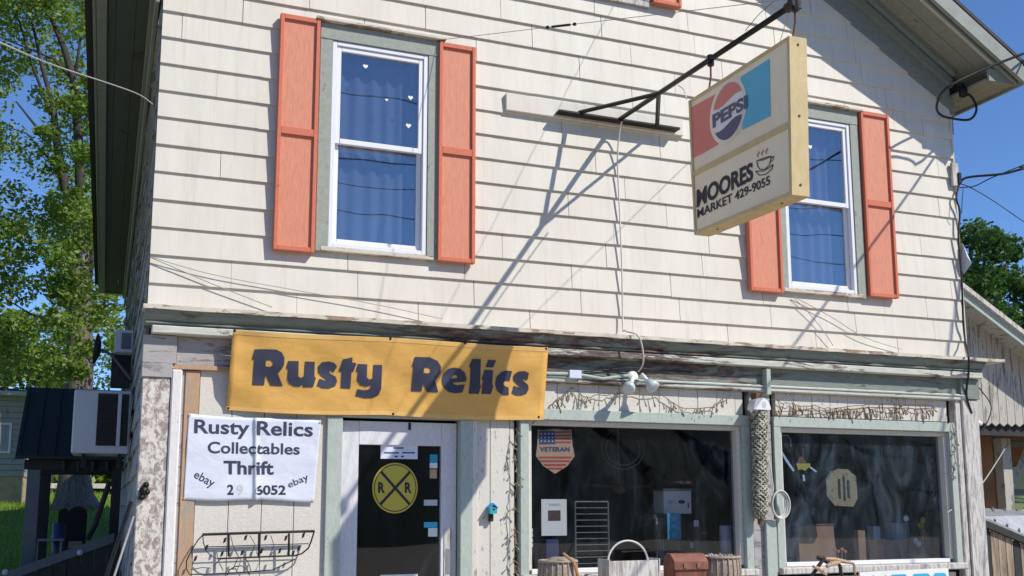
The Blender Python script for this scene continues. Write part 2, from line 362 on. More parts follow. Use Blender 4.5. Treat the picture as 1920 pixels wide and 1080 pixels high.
for d in ((XL+.02, 1.56, .004, .1, 0, 2.95), (1.56, 2.64, .004, .1, 2.30, 2.95), (2.64, D1[0], .004, .1, 0, 2.95), (D1[0], D1[1], .004, .1, 0, 1.05),
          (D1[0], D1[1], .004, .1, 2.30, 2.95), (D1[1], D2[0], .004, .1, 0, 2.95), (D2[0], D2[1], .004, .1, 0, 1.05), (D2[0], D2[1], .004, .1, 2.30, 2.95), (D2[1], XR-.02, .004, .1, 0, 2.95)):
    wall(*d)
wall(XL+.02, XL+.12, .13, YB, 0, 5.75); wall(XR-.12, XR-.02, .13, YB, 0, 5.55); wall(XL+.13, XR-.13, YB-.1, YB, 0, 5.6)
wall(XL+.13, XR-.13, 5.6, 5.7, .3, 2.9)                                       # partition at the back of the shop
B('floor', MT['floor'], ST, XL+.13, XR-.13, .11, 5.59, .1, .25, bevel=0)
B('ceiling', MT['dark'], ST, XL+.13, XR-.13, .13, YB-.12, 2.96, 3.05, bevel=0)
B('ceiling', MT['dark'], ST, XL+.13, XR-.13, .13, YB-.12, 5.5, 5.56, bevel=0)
# lapped siding, one object per panel
ZB, ST_H = 3.197-.209, .209
cache = {}
def board(x0, x1, z0, cutr=None):
    h = ST_H+.012
    def Yf(z): return -.024+.020*(z-z0)/h
    key = round(x1-x0, 2) if cutr is None else None
    if key is not None:
        if key not in cache:
            m = MB(); L = key
            m.add([(0, -.024, 0), (L, -.024, 0), (L, 0, 0), (0, 0, 0), (0, -.004, h), (L, -.004, h), (L, .002, h), (0, .002, h)],
                  [(0,3,2,1),(4,5,6,7),(0,1,5,4),(1,2,6,5),(2,3,7,6),(3,0,4,7)])
            o = m.build('siding_board', MT['siding'], ST); cache[key] = o.data; bpy.data.objects.remove(o)
        o = place(cache[key], 'siding_board', ST, (0, 0, 0))
        o.location = (x0+rnd.uniform(-.001, .001), rnd.uniform(-.0012, 0), z0+rnd.uniform(-.0020, .0020))
        o.rotation_euler = (rnd.uniform(-.004, .004), rnd.uniform(-.0012, .0012), 0)
    else:
        m = MB(); pts = cutr
        n = len(pts); fr = [(x, Yf(z), z) for x, z in pts]; bk = [(x, .002, z) for x, z in pts]
        m.add(fr+bk, [tuple(range(n)), tuple(reversed(range(n, 2*n)))]+[(i, (i+1) % n, (i+1) % n+n, i+n) for i in range(n)])
        m.build('siding_board', MT['siding'], ST)
def subtract(x0, x1, k):
    z0 = ZB+k*ST_H; seg = [(x0, x1)]
    if 3.55 < z0 < 5.2:
        for a, b in WIN:
            ns = []
            for s, e in seg:
                if e <= a or s >= b: ns.append((s, e)); continue
                if s < a: ns.append((s, a+.01))
                if e > b: ns.append((b-.01, e))
            seg = ns
    return seg
for k in range(0, 25):
    z0 = ZB+k*ST_H; z1 = z0+ST_H
    def xr(z): return 2.295+(6.909-.33-z)/SL            # half width of the gable at z
    hb, ht = xr(z0), xr(z1)
    xa, xb = max(XL, XM-hb), min(XR, XM+hb)
    if xb-xa < .1: break
    off = [.15, .62, .40, .85, .05, .55][k % 6]+rnd.uniform(-.12, .12)
    cuts = [xa]; x = xa+off
    while x < xb-.12:
        if x-cuts[-1] > .12: cuts.append(x)
        x += .955
    cuts.append(xb)
    for a, b in zip(cuts, cuts[1:]):
        if a < XM-ht-.001 or b > XM+ht+.001:
            pts = [(a, z0), (b-.002, z0), (b-.002, z1), (a, z1)]
            for sg in (-1, 1):                           # clip by the two rakes
                out = []
                def ins(p): return sg*(p[0]-XM) <= xr(p[1])+1e-6
                for i in range(len(pts)):
                    p, q = pts[i], pts[(i+1) % len(pts)]
                    if ins(p): out.append(p)
                    if ins(p) != ins(q):
                        fa = sg*(p[0]-XM)-xr(p[1]); fb = sg*(q[0]-XM)-xr(q[1]); t = fa/(fa-fb)
                        out.append((p[0]+(q[0]-p[0])*t, p[1]+(q[1]-p[1])*t))
                pts = out
                if len(pts) < 3: break
            if len(pts) >= 3: board(0, 0, z0, pts)
            continue
        for s, e in subtract(a, b, k):
            if e-s > .02: board(s, e-.0003, z0)
# side wall: lapped boards seen almost edge on
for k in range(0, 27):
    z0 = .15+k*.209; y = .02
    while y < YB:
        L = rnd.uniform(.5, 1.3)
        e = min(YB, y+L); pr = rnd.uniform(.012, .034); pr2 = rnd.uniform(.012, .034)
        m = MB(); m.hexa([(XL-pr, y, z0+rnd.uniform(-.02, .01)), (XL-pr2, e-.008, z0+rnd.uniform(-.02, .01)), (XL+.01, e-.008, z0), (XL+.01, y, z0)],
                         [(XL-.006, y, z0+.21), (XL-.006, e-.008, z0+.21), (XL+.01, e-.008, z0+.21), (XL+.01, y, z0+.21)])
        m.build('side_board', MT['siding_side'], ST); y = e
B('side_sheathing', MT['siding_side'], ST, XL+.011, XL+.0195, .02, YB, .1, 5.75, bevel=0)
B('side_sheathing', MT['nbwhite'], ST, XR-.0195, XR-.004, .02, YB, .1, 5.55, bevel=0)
B('corner_board', MT['siding'], ST, XR-.006, XR+.012, -.026, .09, 3.05, 5.55)
# roof
Y0, Y1 = -.54, YB+.3
EXR = 4.21; EXL = 4.31                                               # half span to the eave
rf = MB()
for s in (-1, 1):
    x0, x1 = XM, XM+s*(EXR if s > 0 else EXL)
    rf.prism([(x0, Y0-.02, zs(XM)+.05), (x1, Y0-.02, zs(x1)+.05), (x1, Y0-.02, zs(x1)+.17), (x0, Y0-.02, zs(XM)+.17)], (0, Y1-Y0, 0))
ro = rf.build('roof', MT['fascia'], ST)
for s in (-1, 1):
    x1 = XM+s*(EXR if s > 0 else EXL)
    MB().prism([(XM, Y0-.07, zs(XM)+.174), (x1+s*.10, Y0-.07, zs(x1)+.174-.06), (x1+s*.10, Y0-.07, zs(x1)+.215-.06), (XM, Y0-.07, zs(XM)+.215)], (0, Y1-Y0+.1, 0)).build('shingles', MT['shingle'], ro)
    # rake soffit, split in two boards, rake board, frieze and bed mould
    for ya, yb in ((Y0+.02, -.30), (-.294, -.03)):
        MB().prism([(XM, ya, zs(XM)+.02), (x1-s*.004, ya, zs(x1)+.02), (x1-s*.004, ya, zs(x1)+.048), (XM, ya, zs(XM)+.048)], (0, yb-ya, 0)).build('soffit_board', MT['soffit'], ro)
    MB().prism([(XM, Y0-.022, zs(XM)-.015), (x1, Y0-.022, zs(x1)-.015), (x1, Y0-.022, zs(x1)+.16), (XM, Y0-.022, zs(XM)+.16)], (0, .018-.06, 0)).build('rake_board', MT['fascia'], ro)
    MB().prism([(XM, Y0+.02, zs(XM)-.02), (x1, Y0+.02, zs(x1)-.02), (x1, Y0+.02, zs(x1)+.018), (XM, Y0+.02, zs(XM)+.018)], (0, .035, 0)).build('rake_moulding', MT['greenlt'], ro)
    xf = XR if s > 0 else XL
    MB().prism([(XM, -.03, zs(XM)-.385), (xf, -.03, zs(xf)-.385), (xf, -.03, zs(xf)+.018), (XM, -.03, zs(XM)+.018)], (0, .026, 0)).build('frieze_board', MT['frieze'], ro)
    for dz, dy in ((.16, .05), (.05, .10)):
        MB().prism([(XM, -.03-dy, zs(XM)-dz), (xf, -.03-dy, zs(xf)-dz), (xf, -.03-dy, zs(xf)-dz+.09), (XM, -.03-dy, zs(XM)-dz+.09)], (0, dy-.001, 0)).build('bed_moulding', MT['frieze'], ro)
    # side eave: boxed soffit, fascia
    ze = zs(x1)-.01
    xa, xb = sorted((xf+s*.025, x1))
    for i in range(3):
        a = xa+(xb-xa)*i/3; b = xa+(xb-xa)*(i+1)/3-.004
        B('eave_soffit_board', MT['soffit'] if s > 0 else MT['eaveshade'], ro, a, b, Y0+.06, Y1-.1, ze, ze+.022, bevel=0)
    if s < 0: B('eave_trim', MT['fascia'], ro, x1+.002, x1+.085, Y0-.05, Y1-.1, ze-.028, ze-.002)
    xa, xb = sorted((x1+s*.001, x1+s*.026))
    B('eave_fascia', MT['fascia'], ro, xa, xb, Y0-.06, Y1-.1, ze-.03, ze+.16)
    xa, xb = sorted((xf+s*.03, x1))
    B('eave_end_board', MT['soffit'], ro, xa, xb, Y1-.099, Y1-.06, ze-.03, ze+.18)
    B('eave_end_board', MT['soffit'], ro, xa, xb, Y0+.03, Y0+.055, ze-.012, ze+.12)
    for z0, z1, w_ in ((5.35, 5.55, .03), (5.55, 5.70, .06)):
        xa, xb = sorted((xf+s*.026, xf+s*(.026+w_)))
        B('eave_frieze', MT['soffit'], ro, xa, xb, .0, YB, z0, z1)

# upper windows
def upper_window(a, b, hearts):
    W = MB().box(a-.10, a-.002, -.055, .0, 3.53, 5.25).build('window', MT['green'], ST, bevel=.004)
    B('casing', MT['green'], W, b+.002, b+.10, -.055, 0, 3.53, 5.25)
    B('casing_head', MT['green'], W, a-.10, b+.10, -.058, 0, 5.252, 5.385)
    B('drip_cap', MT['lip'], W, a-.14, b+.14, -.10, 0, 5.387, 5.412)
    B('sill', MT['lip'], W, a-.06, b+.06, -.06, .02, 3.535, 3.568)
    for x0, x1 in ((a, a+.035), (b-.035, b)): B('frame', MT['vinyl'], W, x0, x1, -.045, .06, 3.57, 5.25)
    B('frame', MT['vinyl'], W, a+.036, b-.036, -.045, .06, 5.215, 5.249); B('frame', MT['vinyl'], W, a+.036, b-.036, -.045, .06, 3.571, 3.605)
    c, d = a+.037, b-.037
    for z0, z1, y in ((4.41, 5.213, -.012), (3.607, 4.46, .022)):
        B('sash_stile', MT['vinyl'], W, c, c+.036, y-.02, y+.012, z0, z1); B('sash_stile', MT['vinyl'], W, d-.036, d, y-.02, y+.012, z0, z1)
        B('sash_rail', MT['vinyl'], W, c+.037, d-.037, y-.024, y+.012, z0, z0+.042); B('sash_rail', MT['vinyl'], W, c+.037, d-.037, y-.02, y+.012, z1-.036, z1)
        MB().box(c+.03, d-.03, y-.003, y+.003, z0+.03, z1-.03).build('pane', MT['glass'], W)
    cu = MB(); n = 40
    vs = []; 
    for z in (3.58, 5.24):
        for i in range(n+1):
            t = i/n; vs.append((a+.02+(b-a-.04)*t, .105+.016*sin(t*38+.6*sin(t*9)), z))
    cu.add(vs, [(i, i+1, n+2+i, n+1+i) for i in range(n)]); cu.build('curtain', MT['curtain'], W, smooth=True)
    B('room_back', MT['curtain'], W, a+.0, b-.0, .14, .16, 3.55, 5.27, bevel=0)
    for u, v, s in hearts:
        x = c+(d-c)*u; z = 3.6+1.6*v
        MB().prism([(x+s*.016*16*sin(t)**3/16, -.018, z+s*.016*(13*cos(t)-5*cos(2*t)-2*cos(3*t)-cos(4*t))/16) for t in [2*pi*i/18 for i in range(18)]], (0, .001, 0)).build('heart_sticker', MT['white'], W)
    return W
upper_window(*WIN[0], [(.33, .93, 1.3), (.86, .80, 1.3), (.58, .77, .8), (.84, .65, 1.4), (.90, .53, .8)])
upper_window(*WIN[1], [(.42, .86, 1.5), (.34, .55, 1.2)])
def shutter(x0, x1, z0, z1, lab=None, mid=.50, roll=0):
    Yf, Yb_ = -.088, -.030
    sh = MB().box(x0+.012, x1-.012, -.066, Yb_, z0+.012, z1-.012).build('shutter', MT['salmon'], ST)
    for a, b in ((x0, x0+.030), (x1-.030, x1)): B('stile', MT['salmonfr'], sh, a, b, Yf, Yb_-.001, z0, z1)
    zm = z0+(z1-z0)*mid
    for a, b in ((z0, z0+.036), (zm-.03, zm+.03), (z1-.04, z1)): B('rail', MT['salmonfr'], sh, x0+.0305, x1-.0305, Yf+.002, Yb_-.001, a, b)
    return sh
shutter(1.083, 1.392, 3.505, 5.39); shutter(2.372, 2.686, 3.53, 5.375); shutter(5.318, 5.672, 3.51, 5.39); shutter(6.655, 7.0, 3.555, 5.40)
sh = shutter(4.385, 4.679, 6.10, 7.3, mid=.6)
AW = MB().box(3.32, 4.372, -.05, -.026, 6.06, 6.11).build('attic_window', MT['weather'], ST)
B('pane', MT['glass'], AW, 3.40, 4.30, -.045, -.03, 6.12, 7.2, bevel=0); B('casing', MT['green'], AW, 4.30, 4.37, -.055, -.027, 6.112, 7.25)
# board carrying the sign bracket
B('bracket_board', MT['siding'], ST, 2.97, 4.68, -.052, -.012, 4.885, 5.035)

# cornice: built up of separate mouldings
CO = MB().prism([(XL-.02, -.236, 2.962), (XL-.02, -.225, 2.93), (XL-.02, -.18, 2.89), (XL-.02, -.165, 2.862), (XL-.02, -.02, 2.862), (XL-.02, -.02, 2.962)], (XR-XL+.04, 0, 0)).build('cornice', MT['corngreen'], ST)
lp = MB(); n = 60; vs = []
for i in range(n+1):
    x = XL-.035+(8.10-XL+.035)*i/n; d = .006*sin(i*1.7)+.004*sin(i*3.1)
    vs += [(x, -.262+d, 2.964+d*.4), (x, -.262+d, 2.994+d*.4), (x, -.0, 3.008), (x, 0, 2.964)]
fs = [(0, 1, 2, 3), (4*n, 4*n+3, 4*n+2, 4*n+1)]
for i in range(n):
    for k in range(4): fs.append((4*i+k, 4*i+(k+1) % 4, 4*i+4+(k+1) % 4, 4*i+4+k))
lp.add(vs, fs); lp.build('cornice_lip', MT['lip'], CO)
B('cornice_bead', MT['corngreen'], CO, XL-.015, XR+.015, -.192, -.13, 2.872, 2.888)
B('cornice_ledge', MT['cornledge'], CO, XL+.03, XR+.02, -.188, -.02, 2.805, 2.861, bevel=.006)
B('architrave', MT['corngreen'], CO, .85, XR-.1, -.10, -.02, 2.652, 2.804, bevel=.004)
B('architrave_ledge', MT['cornledge'], CO, .85, XR-.12, -.128, -.02, 2.592, 2.651, bevel=.008)
B('architrave_bead', MT['greenlt'], CO, 2.9, XR-.15, -.138, -.128, 2.628, 2.642)
B('lintel_board', MT['greyboard'], CO, .43, .849, -.085, -.02, 2.60, 2.804)
B('lintel_ledge', MT['tan'], CO, .38, .849, -.105, -.02, 2.565, 2.599)
B('hanger_block', MT['greenlt'], CO, 5.385, 5.43, -.17, -.10, 2.56, 2.79)

# storefront cladding: planks with open joints
def planks(x0, x1, z0, z1, w_, mat, y=-.065, name='wall_plank'):
    x = x0
    while x < x1-.02:
        e = min(x1, x+w_)
        B(name, mat, ST, x+.0022, e-.0022, y+rnd.uniform(-.002, .002), -.004, z0, z1, bevel=.002); x = e
planks(.60, 1.53, .12, 2.60, .232, MT['plank'])
planks(2.66, 3.03, .12, 2.59, .165, MT['plank_rough'])
planks(3.03, 5.20, 2.375, 2.59, .19, MT['plank'], -.062)
planks(5.54, 7.52, 2.385, 2.59, .20, MT['plank_rough'], -.062)
planks(3.03, 7.5, .12, .97, .19, MT['plank'])
# left corner pilaster
B('pilaster', MT['pilcream'], ST, XL-.012, .40, -.11, .03, .12, 2.50, bevel=.006)
B('pilaster_capital', MT['greyboard'], ST, XL-.02, .405, -.125, .03, 2.50, 2.60); B('pilaster_block', MT['greyboard'], ST, XL-.02, .428, -.12, .03, 2.601, 2.80)
B('pilaster_strip', MT['pilwhite'], ST, .402, .475, -.13, -.01, .12, 2.56, bevel=.01)
B('corner_board', MT['tan'], ST, .50, .598, -.085, -.01, .12, 2.56)
B('corner_board', MT['greyboard'], ST, .4755, .4995, -.07, -.01, .12, 2.56)  # grey strip set in for the shade beside the white strip
# right pilaster
B('pilaster', MT['weather'], ST, 7.66, XR, -.12, .03, .12, 2.60, bevel=.006)
B('pilaster_strip', MT['weather'], ST, 7.585, 7.655, -.10, -.01, .12, 2.60, bevel=.008)
B('pilaster_capital', MT['corngreen'], ST, 7.64, XR+.015, -.135, .03, 2.605, 2.80)

# display windows
def display(x0, x1, glass, first):
    W = MB().box(x0-.085, x1+.085, -.10, -.0, 2.285, 2.374).build('display_window', MT['greenlt'], ST, bevel=.004)
    B('casing', MT['greenlt'], W, x0-.085, x0-.012, -.098, 0, 1.0, 2.284); B('casing', MT['greenlt'], W, x1+.012, x1+.085, -.098, 0, 1.0, 2.284)
    B('head_stop', MT['plank'], W, x0-.011, x1+.011, -.055, .045, 2.245, 2.284); 
    for a, b in ((x0-.011, x0+.028), (x1-.028, x1+.011)): B('side_stop', MT['plank'], W, a, b, -.055, .045, 1.09, 2.244)
    B('bottom_stop', MT['white'], W, x0+.029, x1-.029, -.05, .045, 1.06, 1.095)
    B('sill', MT['weather'], W, x0-.09, x1+.09, -.16, -.003, 1.0, 1.058, bevel=.008)
    MB().box(x0+.01, x1-.01, .012, .018, 1.08, 2.26).build('pane', glass, W)
    return W
display(3.155, 5.155, MT['shopglass'], True); display(5.575, 7.485, MT['shopglass_hazed'], False)
B('mullion_post', MT['greyboard'], ST, 5.255, 5.475, -.075, -.004, .12, 2.60)

B('mullion_trim', MT['greenlt'], ST, 5.36, 5.468, -.115, -.0755, .12, 1.47)
# door
DR = MB().box(DX0, DX0+.135, -.02, .03, .18, DZ).build('door', MT['doorwhite'], ST, bevel=.004)
B('stile', MT['doorwhite'], DR, DX1-.125, DX1, -.02, .03, .18, DZ); B('rail', MT['doorwhite'], DR, DX0+.136, DX1-.126, -.02, .03, 2.06, DZ); B('rail', MT['doorwhite'], DR, DX0+.136, DX1-.126, -.02, .03, .18, .5)
MB().box(DX0+.13, DX1-.12, 0, .006, .49, 2.07).build('pane', MT['shopglass'], DR)
B('lock_plate', MT['weather'], DR, DX1-.10, DX1-.04, -.028, -.02, 1.0, 1.42); B('lock_plate', MT['steel'], DR, DX1-.085, DX1-.045, -.033, -.028, 1.08, 1.27)
MB().lathe([(.0, -.075), (.022, -.07), (.03, -.055), (.024, -.04), (.012, -.035), (.012, -.02)], (DX1-.065, 0, 1.02), 14, 'y').build('door_knob', MT['copper'], DR, smooth=True)
B('latch', MT['iron'], DR, 2.165, 2.185, -.03, -.02, 2.18, 2.235)
DF = MB().box(DX0-.125, DX0-.008, -.10, .05, .12, 2.262).build('door_frame', MT['greenlt'], ST, bevel=.005)
B('jamb', MT['greenlt'], DF, DX1+.008, DX1+.105, -.10, .05, .12, 2.262); B('head', MT['greenlt'], DF, DX0-.125, DX1+.105, -.10, .05, 2.263, 2.36); B('door_stop', MT['plank_rough'], DF, DX1+.106, DX1+.15, -.09, .0, .12, 2.36)
B('edge_strip', MT['rustbrown'], ST, 2.662, 2.70, -.085, -.066, .12, 2.36)
B('step', MT['concrete'], ST, 1.4, 2.8, -.45, -.103, .0, .17)

MT['banner'] = cloth('yellow banner vinyl', (.72, .41, .10), .5, .30); MT['whitevinyl2'] = cloth('white banner vinyl', (.66, .70, .80), .5, .30)
MT['hem'] = cloth('banner hem', (.76, .47, .15), .5, .2)
# ------------------------------------------------------------------ sheets hung on the front
def to_uv_mesh(loops_list, cuts=2):
    """flat outlines (first loop outer, further loops holes) -> finely cut triangles"""
    bm = bmesh.new()
    for loops in loops_list:
        L = [[Vector((p[0], p[1], 0)) for p in l] for l in loops]
        flat = [v for l in L for v in l]
        vs = [bm.verts.new(v) for v in flat]
        for t in tessellate_polygon(L):
            try: bm.faces.new([vs[i] for i in t])
            except ValueError: pass
    if cuts: bmesh.ops.subdivide_edges(bm, edges=bm.edges[:], cuts=cuts, use_grid_fill=True); bmesh.ops.triangulate(bm, faces=bm.faces[:])
    V = [tuple(v.co) for v in bm.verts]; bm.verts.index_update(); Fc = [tuple(v.index for v in f.verts) for f in bm.faces]; bm.free(); return V, Fc
def on_surface(x, y, Yf, y0):
    Y = y0
    for _ in range(3): p = at(x, y, Y); Y = Yf(p.x, p.z)
    return Vector((p.x, Y, p.z))
_tc = {}
def text_mesh(s, bold=0.0):
    if (s, bold) in _tc: return _tc[(s, bold)]
    cu = bpy.data.curves.new('t', 'FONT'); cu.body = s; cu.size = 1; cu.offset = bold; cu.resolution_u = 5
    o = bpy.data.objects.new('t', cu); COL.objects.link(o)
    dg = bpy.context.evaluated_depsgraph_get(); me = bpy.data.meshes.new_from_object(o.evaluated_get(dg))
    bm = bmesh.new(); bm.from_mesh(me); bmesh.ops.triangulate(bm, faces=bm.faces[:])
    V = [(v.co.x, v.co.y) for v in bm.verts]; bm.verts.index_update(); Fc = [tuple(v.index for v in f.verts) for f in bm.faces]; bm.free()
    bpy.data.objects.remove(o); bpy.data.curves.remove(cu); bpy.data.meshes.remove(me)
    a, b = min(v[0] for v in V), max(v[0] for v in V); c, d = min(v[1] for v in V), max(v[1] for v in V)
    V = [((v[0]-a)/(b-a), (v[1]-c)/(d-c)) for v in V]; _tc[(s, bold)] = (V, Fc); return V, Fc
def text_on(name, s, quad, mat, parent, mapf, bold=.012):
    """text squeezed into a pixel quad TL TR BR BL, then laid on a surface by mapf(px, py)"""
    V, Fc = text_mesh(s, bold); TL, TR, BR, BL = [Vector(q) for q in quad]
    vs = []
    for u, v in V:
        q = (BL*(1-u)+BR*u)*(1-v)+(TL*(1-u)+TR*u)*v; vs.append(mapf(q.x, q.y))
    return MB().add(vs, Fc).build(name, mat, parent)
# yellow banner
def Yban(x, z):
    v = max(0, min(1, (z-2.27)/.58)); u = (x-.78)/2.45
    return (-.112+.034*math.exp(-(u/.10)**2)*(1-v) - .115*v**1.25 - .005*(1+sin(7*u+3*v))*(1-v) + .008*sin(16*u-5*v)*sin(pi*v) + .006*sin(31*u+9*v)*sin(pi*v) - .006*math.exp(-((u-.5)/.012)**2)*sin(pi*v)
            - .02*math.exp(-(u/.035)**2)*sin(pi*v) + .009*sin(26*(u+.55*v))*math.exp(-(u/.16)**2)*(.15+.85*v) + .009*sin(30*(u-.5*v))*math.exp(-((1-u)/.14)**2)*(.15+.85*v))
def surf_grid(corners, Yf, y0, nu, nv, wob=None):
    TL, TR, BR, BL = [Vector(c) for c in corners]; vs = []
    for j in range(nv+1):
        for i in range(nu+1):
            u, v = i/nu, j/nv; q = (TL*(1-u)+TR*u)*(1-v)+(BL*(1-u)+BR*u)*v
            if wob: q = q+Vector(wob(u, v))
            vs.append(on_surface(q.x, q.y, Yf, y0))
    return vs, [(j*(nu+1)+i, j*(nu+1)+i+1, (j+1)*(nu+1)+i+1, (j+1)*(nu+1)+i) for j in range(nv) for i in range(nu)]
BN = empty('shop_banner', at(720, 780, -.13), 'yellow vinyl banner reading Rusty Relics hung below the cornice', 'banner')
vs, fs = surf_grid([(437, 618), (1028, 651), (1019, 788), (424, 769)], Yban, -.2, 60, 18,
                   lambda u, v: (0, (1-v)*1.5*sin(u*9)+v*(3.5*sin(pi*((u*2) % 1)))))
bo = MB().add(vs, fs).build('cloth', MT['banner'], BN, smooth=True)
sm = bo.modifiers.new('thick', 'SOLIDIFY'); sm.thickness = .0015; sm.offset = 1
for (qa, qb, qc, qd) in (((437, 618.5), (1028, 651.5), (1027.5, 659), (436.5, 626.5)), ((425, 761.5), (1019.5, 779.5), (1019, 787), (424, 768.5))):
    vs, fs = surf_grid([qa, qb, qc, qd], lambda x, z: Yban(x, z)-.0022, -.2, 60, 1, lambda u, v, b_=(qa[1] > 700): (0, 3.3*sin(pi*((u*2) % 1)) if b_ else 1.4*sin(u*9)))
    MB().add(vs, fs).build('hem', MT['hem'], BN, smooth=True)
def r5(pts): return [(420+x/5.4, 600+y/5.4) for x, y in pts]
def r6(pts): return [(730+x/6, 620+y/6) for x, y in pts]
GL = [('R', [r5([(310,297),(420,296),(530,300),(585,330),(612,385),(608,450),(590,490),(545,545),(595,670),(470,665),(430,575),(415,570),(405,662),(287,658),(305,400),(283,400),(290,370)]), r5([(425,405),(470,405),(497,430),(490,465),(460,475),(420,470)])]),
 ('u', [r5([(650,415),(755,418),(752,570),(775,588),(810,570),(820,420),(918,425),(915,570),(930,590),(900,680),(800,680),(795,650),(770,675),(710,672),(660,645),(640,600),(650,500),(630,490),(640,450)])]),
 ('s', [r5([(1145,470),(1110,530),(1060,510),(1070,540),(1130,575),(1145,620),(1125,670),(1060,695),(990,690),(940,665),(965,595),(1020,612),(1040,605),(990,575),(950,530),(950,470),(990,430),(1060,420),(1115,435)])]),
 ('t', [r5([(1300,378),(1298,430),(1340,440),(1310,525),(1290,525),(1278,695),(1180,690),(1192,525),(1160,520),(1190,440),(1200,400)])]),
 ('y', [r5([(1355,445),(1450,450),(1445,580),(1470,605),(1505,590),(1512,455),(1600,455),(1590,700),(1565,760),(1500,790),(1420,792),(1330,770),(1350,700),(1420,715),(1475,700),(1488,660),(1440,675),(1380,660),(1345,610),(1355,530),(1335,520)])]),
 ('R', [r6([(285,295),(450,300),(540,340),(578,400),(575,480),(515,565),(550,695),(420,690),(375,590),(362,685),(245,682),(270,405),(250,400),(265,370)]), r6([(390,415),(440,418),(465,440),(455,470),(430,482),(385,475)])]),
 ('e', [r6([(590,540),(610,480),(660,430),(730,415),(800,430),(850,475),(868,540),(860,575),(720,585),(715,600),(760,615),(850,605),(820,695),(740,705),(660,690),(610,640),(592,590)]), r6([(700,525),(725,500),(755,505),(768,535),(700,540)])]),
 ('l', [r6([(930,318),(1028,320),(1020,600),(1030,625),(1005,712),(890,710),(905,580),(910,415),(893,410)])]),
 ('i', [r6([(1070,440),(1165,445),(1155,600),(1168,625),(1140,715),(1035,712),(1050,560),(1035,545)])]), ('i', [r6([(1110,330),(1200,335),(1165,415),(1080,412)])]),
 ('c', [r6([(1380,455),(1350,570),(1310,560),(1280,590),(1290,620),(1340,640),(1342,725),(1270,725),(1210,680),(1188,600),(1205,520),(1260,465),(1320,448)])]),
 ('s', [r6([(1570,480),(1550,560),(1490,540),(1510,570),(1560,610),(1565,660),(1540,710),(1480,732),(1420,728),(1375,705),(1400,620),(1450,640),(1470,640),(1420,590),(1392,550),(1400,495),(1450,460),(1520,455)])])]
for ch, loops in GL:
    V, Fc = to_uv_mesh([loops], 3)
    MB().add([on_surface(x, y, Yban, -.2)+Vector((0, -.0045, 0)) for x, y, _ in V], Fc).build('letter', MT['navy'], BN)
for x, y in ((440, 620), (732, 635), (872, 643), (1024, 654), (428, 765), (737, 776), (1010, 782)):
    MB().lathe([(0, -.004), (.009, -.004), (.011, 0)], on_surface(x, y, Yban, -.2), 10, 'y').build('grommet', MT['iron'], BN)
# white sign
def Ywh(x, z):
    u = (x-.53)/.95; v = (z-1.64)/.62
    return -.088-.004*sin(5*u+2*v)-.026*math.exp(-((u-.505+.02*(v-.5))/.014)**2)-.004*sin(13*v+2*u)*.6-.005*math.exp(-((u-.56)/.05)**2)*sin(9*v)
WS = empty('shop_sign', at(470, 940, -.09), 'white vinyl sign with a centre crease, listing collectables and thrift', 'sign')
vs, fs = surf_grid([(354, 775), (602, 790), (588, 941), (344, 937)], Ywh, -.09, 90, 24, lambda u, v: (0, (1-v)*2.2*sin(u*5.5)+v*2*sin(u*8)))
wo_ = MB().add(vs, fs).build('cloth', MT['whitevinyl2'], WS, smooth=True); sm = wo_.modifiers.new('thick', 'SOLIDIFY'); sm.thickness = .0015; sm.offset = 1
def wmap(x, y): return on_surface(x, y, Ywh, -.09)+Vector((0, -.003, 0))
def w5(*q): return [(340+x/5.686, 760+y/5.686) for x, y in q]
text_on('lettering', 'Rusty Relics', w5((140,148),(1405,183),(1400,382),(135,345)), MT['navy'], WS, wmap, .022)
text_on('lettering', 'Collectables', w5((282,385),(1265,408),(1262,528),(280,512)), MT['navy'], WS, wmap, .022)
text_on('lettering', 'Thrift', w5((450,588),(985,596),(985,742),(450,738)), MT['navy'], WS, wmap, .03)
text_on('lettering', 'ebay', w5((168,688),(372,792),(318,905),(112,790)), MT['black'], WS, wmap, .008)
text_on('lettering', 'ebay', w5((1125,818),(1335,722),(1372,812),(1155,905)), MT['black'], WS, wmap, .008)
text_on('lettering', '2', w5((488,845),(560,845),(556,955),(486,955)), MT['black'], WS, wmap, .03)
text_on('faded_lettering', '9', w5((590,848),(658,848),(655,962),(588,962)), MT['fadegrey'], WS, wmap, .01)
text_on('lettering', '6052', w5((792,850),(1114,850),(1112,955),(790,955)), MT['black'], WS, wmap, .03)
for x, y in ((356, 778), (600, 792), (346, 934), (586, 938)):
    MB().lathe([(0, -.004), (.007, -.004), (.009, 0)], wmap(x, y), 8, 'y').build('grommet', MT['signyellow'], WS)

# ------------------------------------------------------------------ hanging lightbox sign on its pole
PD = ray(274, 812).normalized(); PN = PD.cross(Vector((0, 0, 1))).normalized(); PB = at(1163, 223, -.1)
def on_plane(x, y, off):
    r = ray(x, y); return CAM+r*(((PB+PN*off-CAM).dot(PN))/r.dot(PN))
def pole_at(t): return PB-PD*t
BR_ = empty('sign_bracket', PB, 'black iron pole bracket reaching out from the wall board', 'bracket')
MB().tube([pole_at(-.02), pole_at(2.58)], .021, 10).build('pole', MT['iron'], BR_, smooth=True)
J = pole_at(.718)
pa, pb_ = at(1085, 211, -.1), at(1232, 237, -.1)
for p in (pa, pb_):
    dirv = (J-p).normalized(); 
    MB().tube([p, J+dirv*.02], .019, 4).build('brace', MT['iron'], BR_)
B('wall_plate', MT['iron'], BR_, 3.42, 4.60, -.135, -.053, 4.905, 4.925)
tp = pole_at(2.56)
MB().tube([pole_at(2.50), pole_at(2.60)], .034, 10).build('pole_end_cap', MT['iron'], BR_)
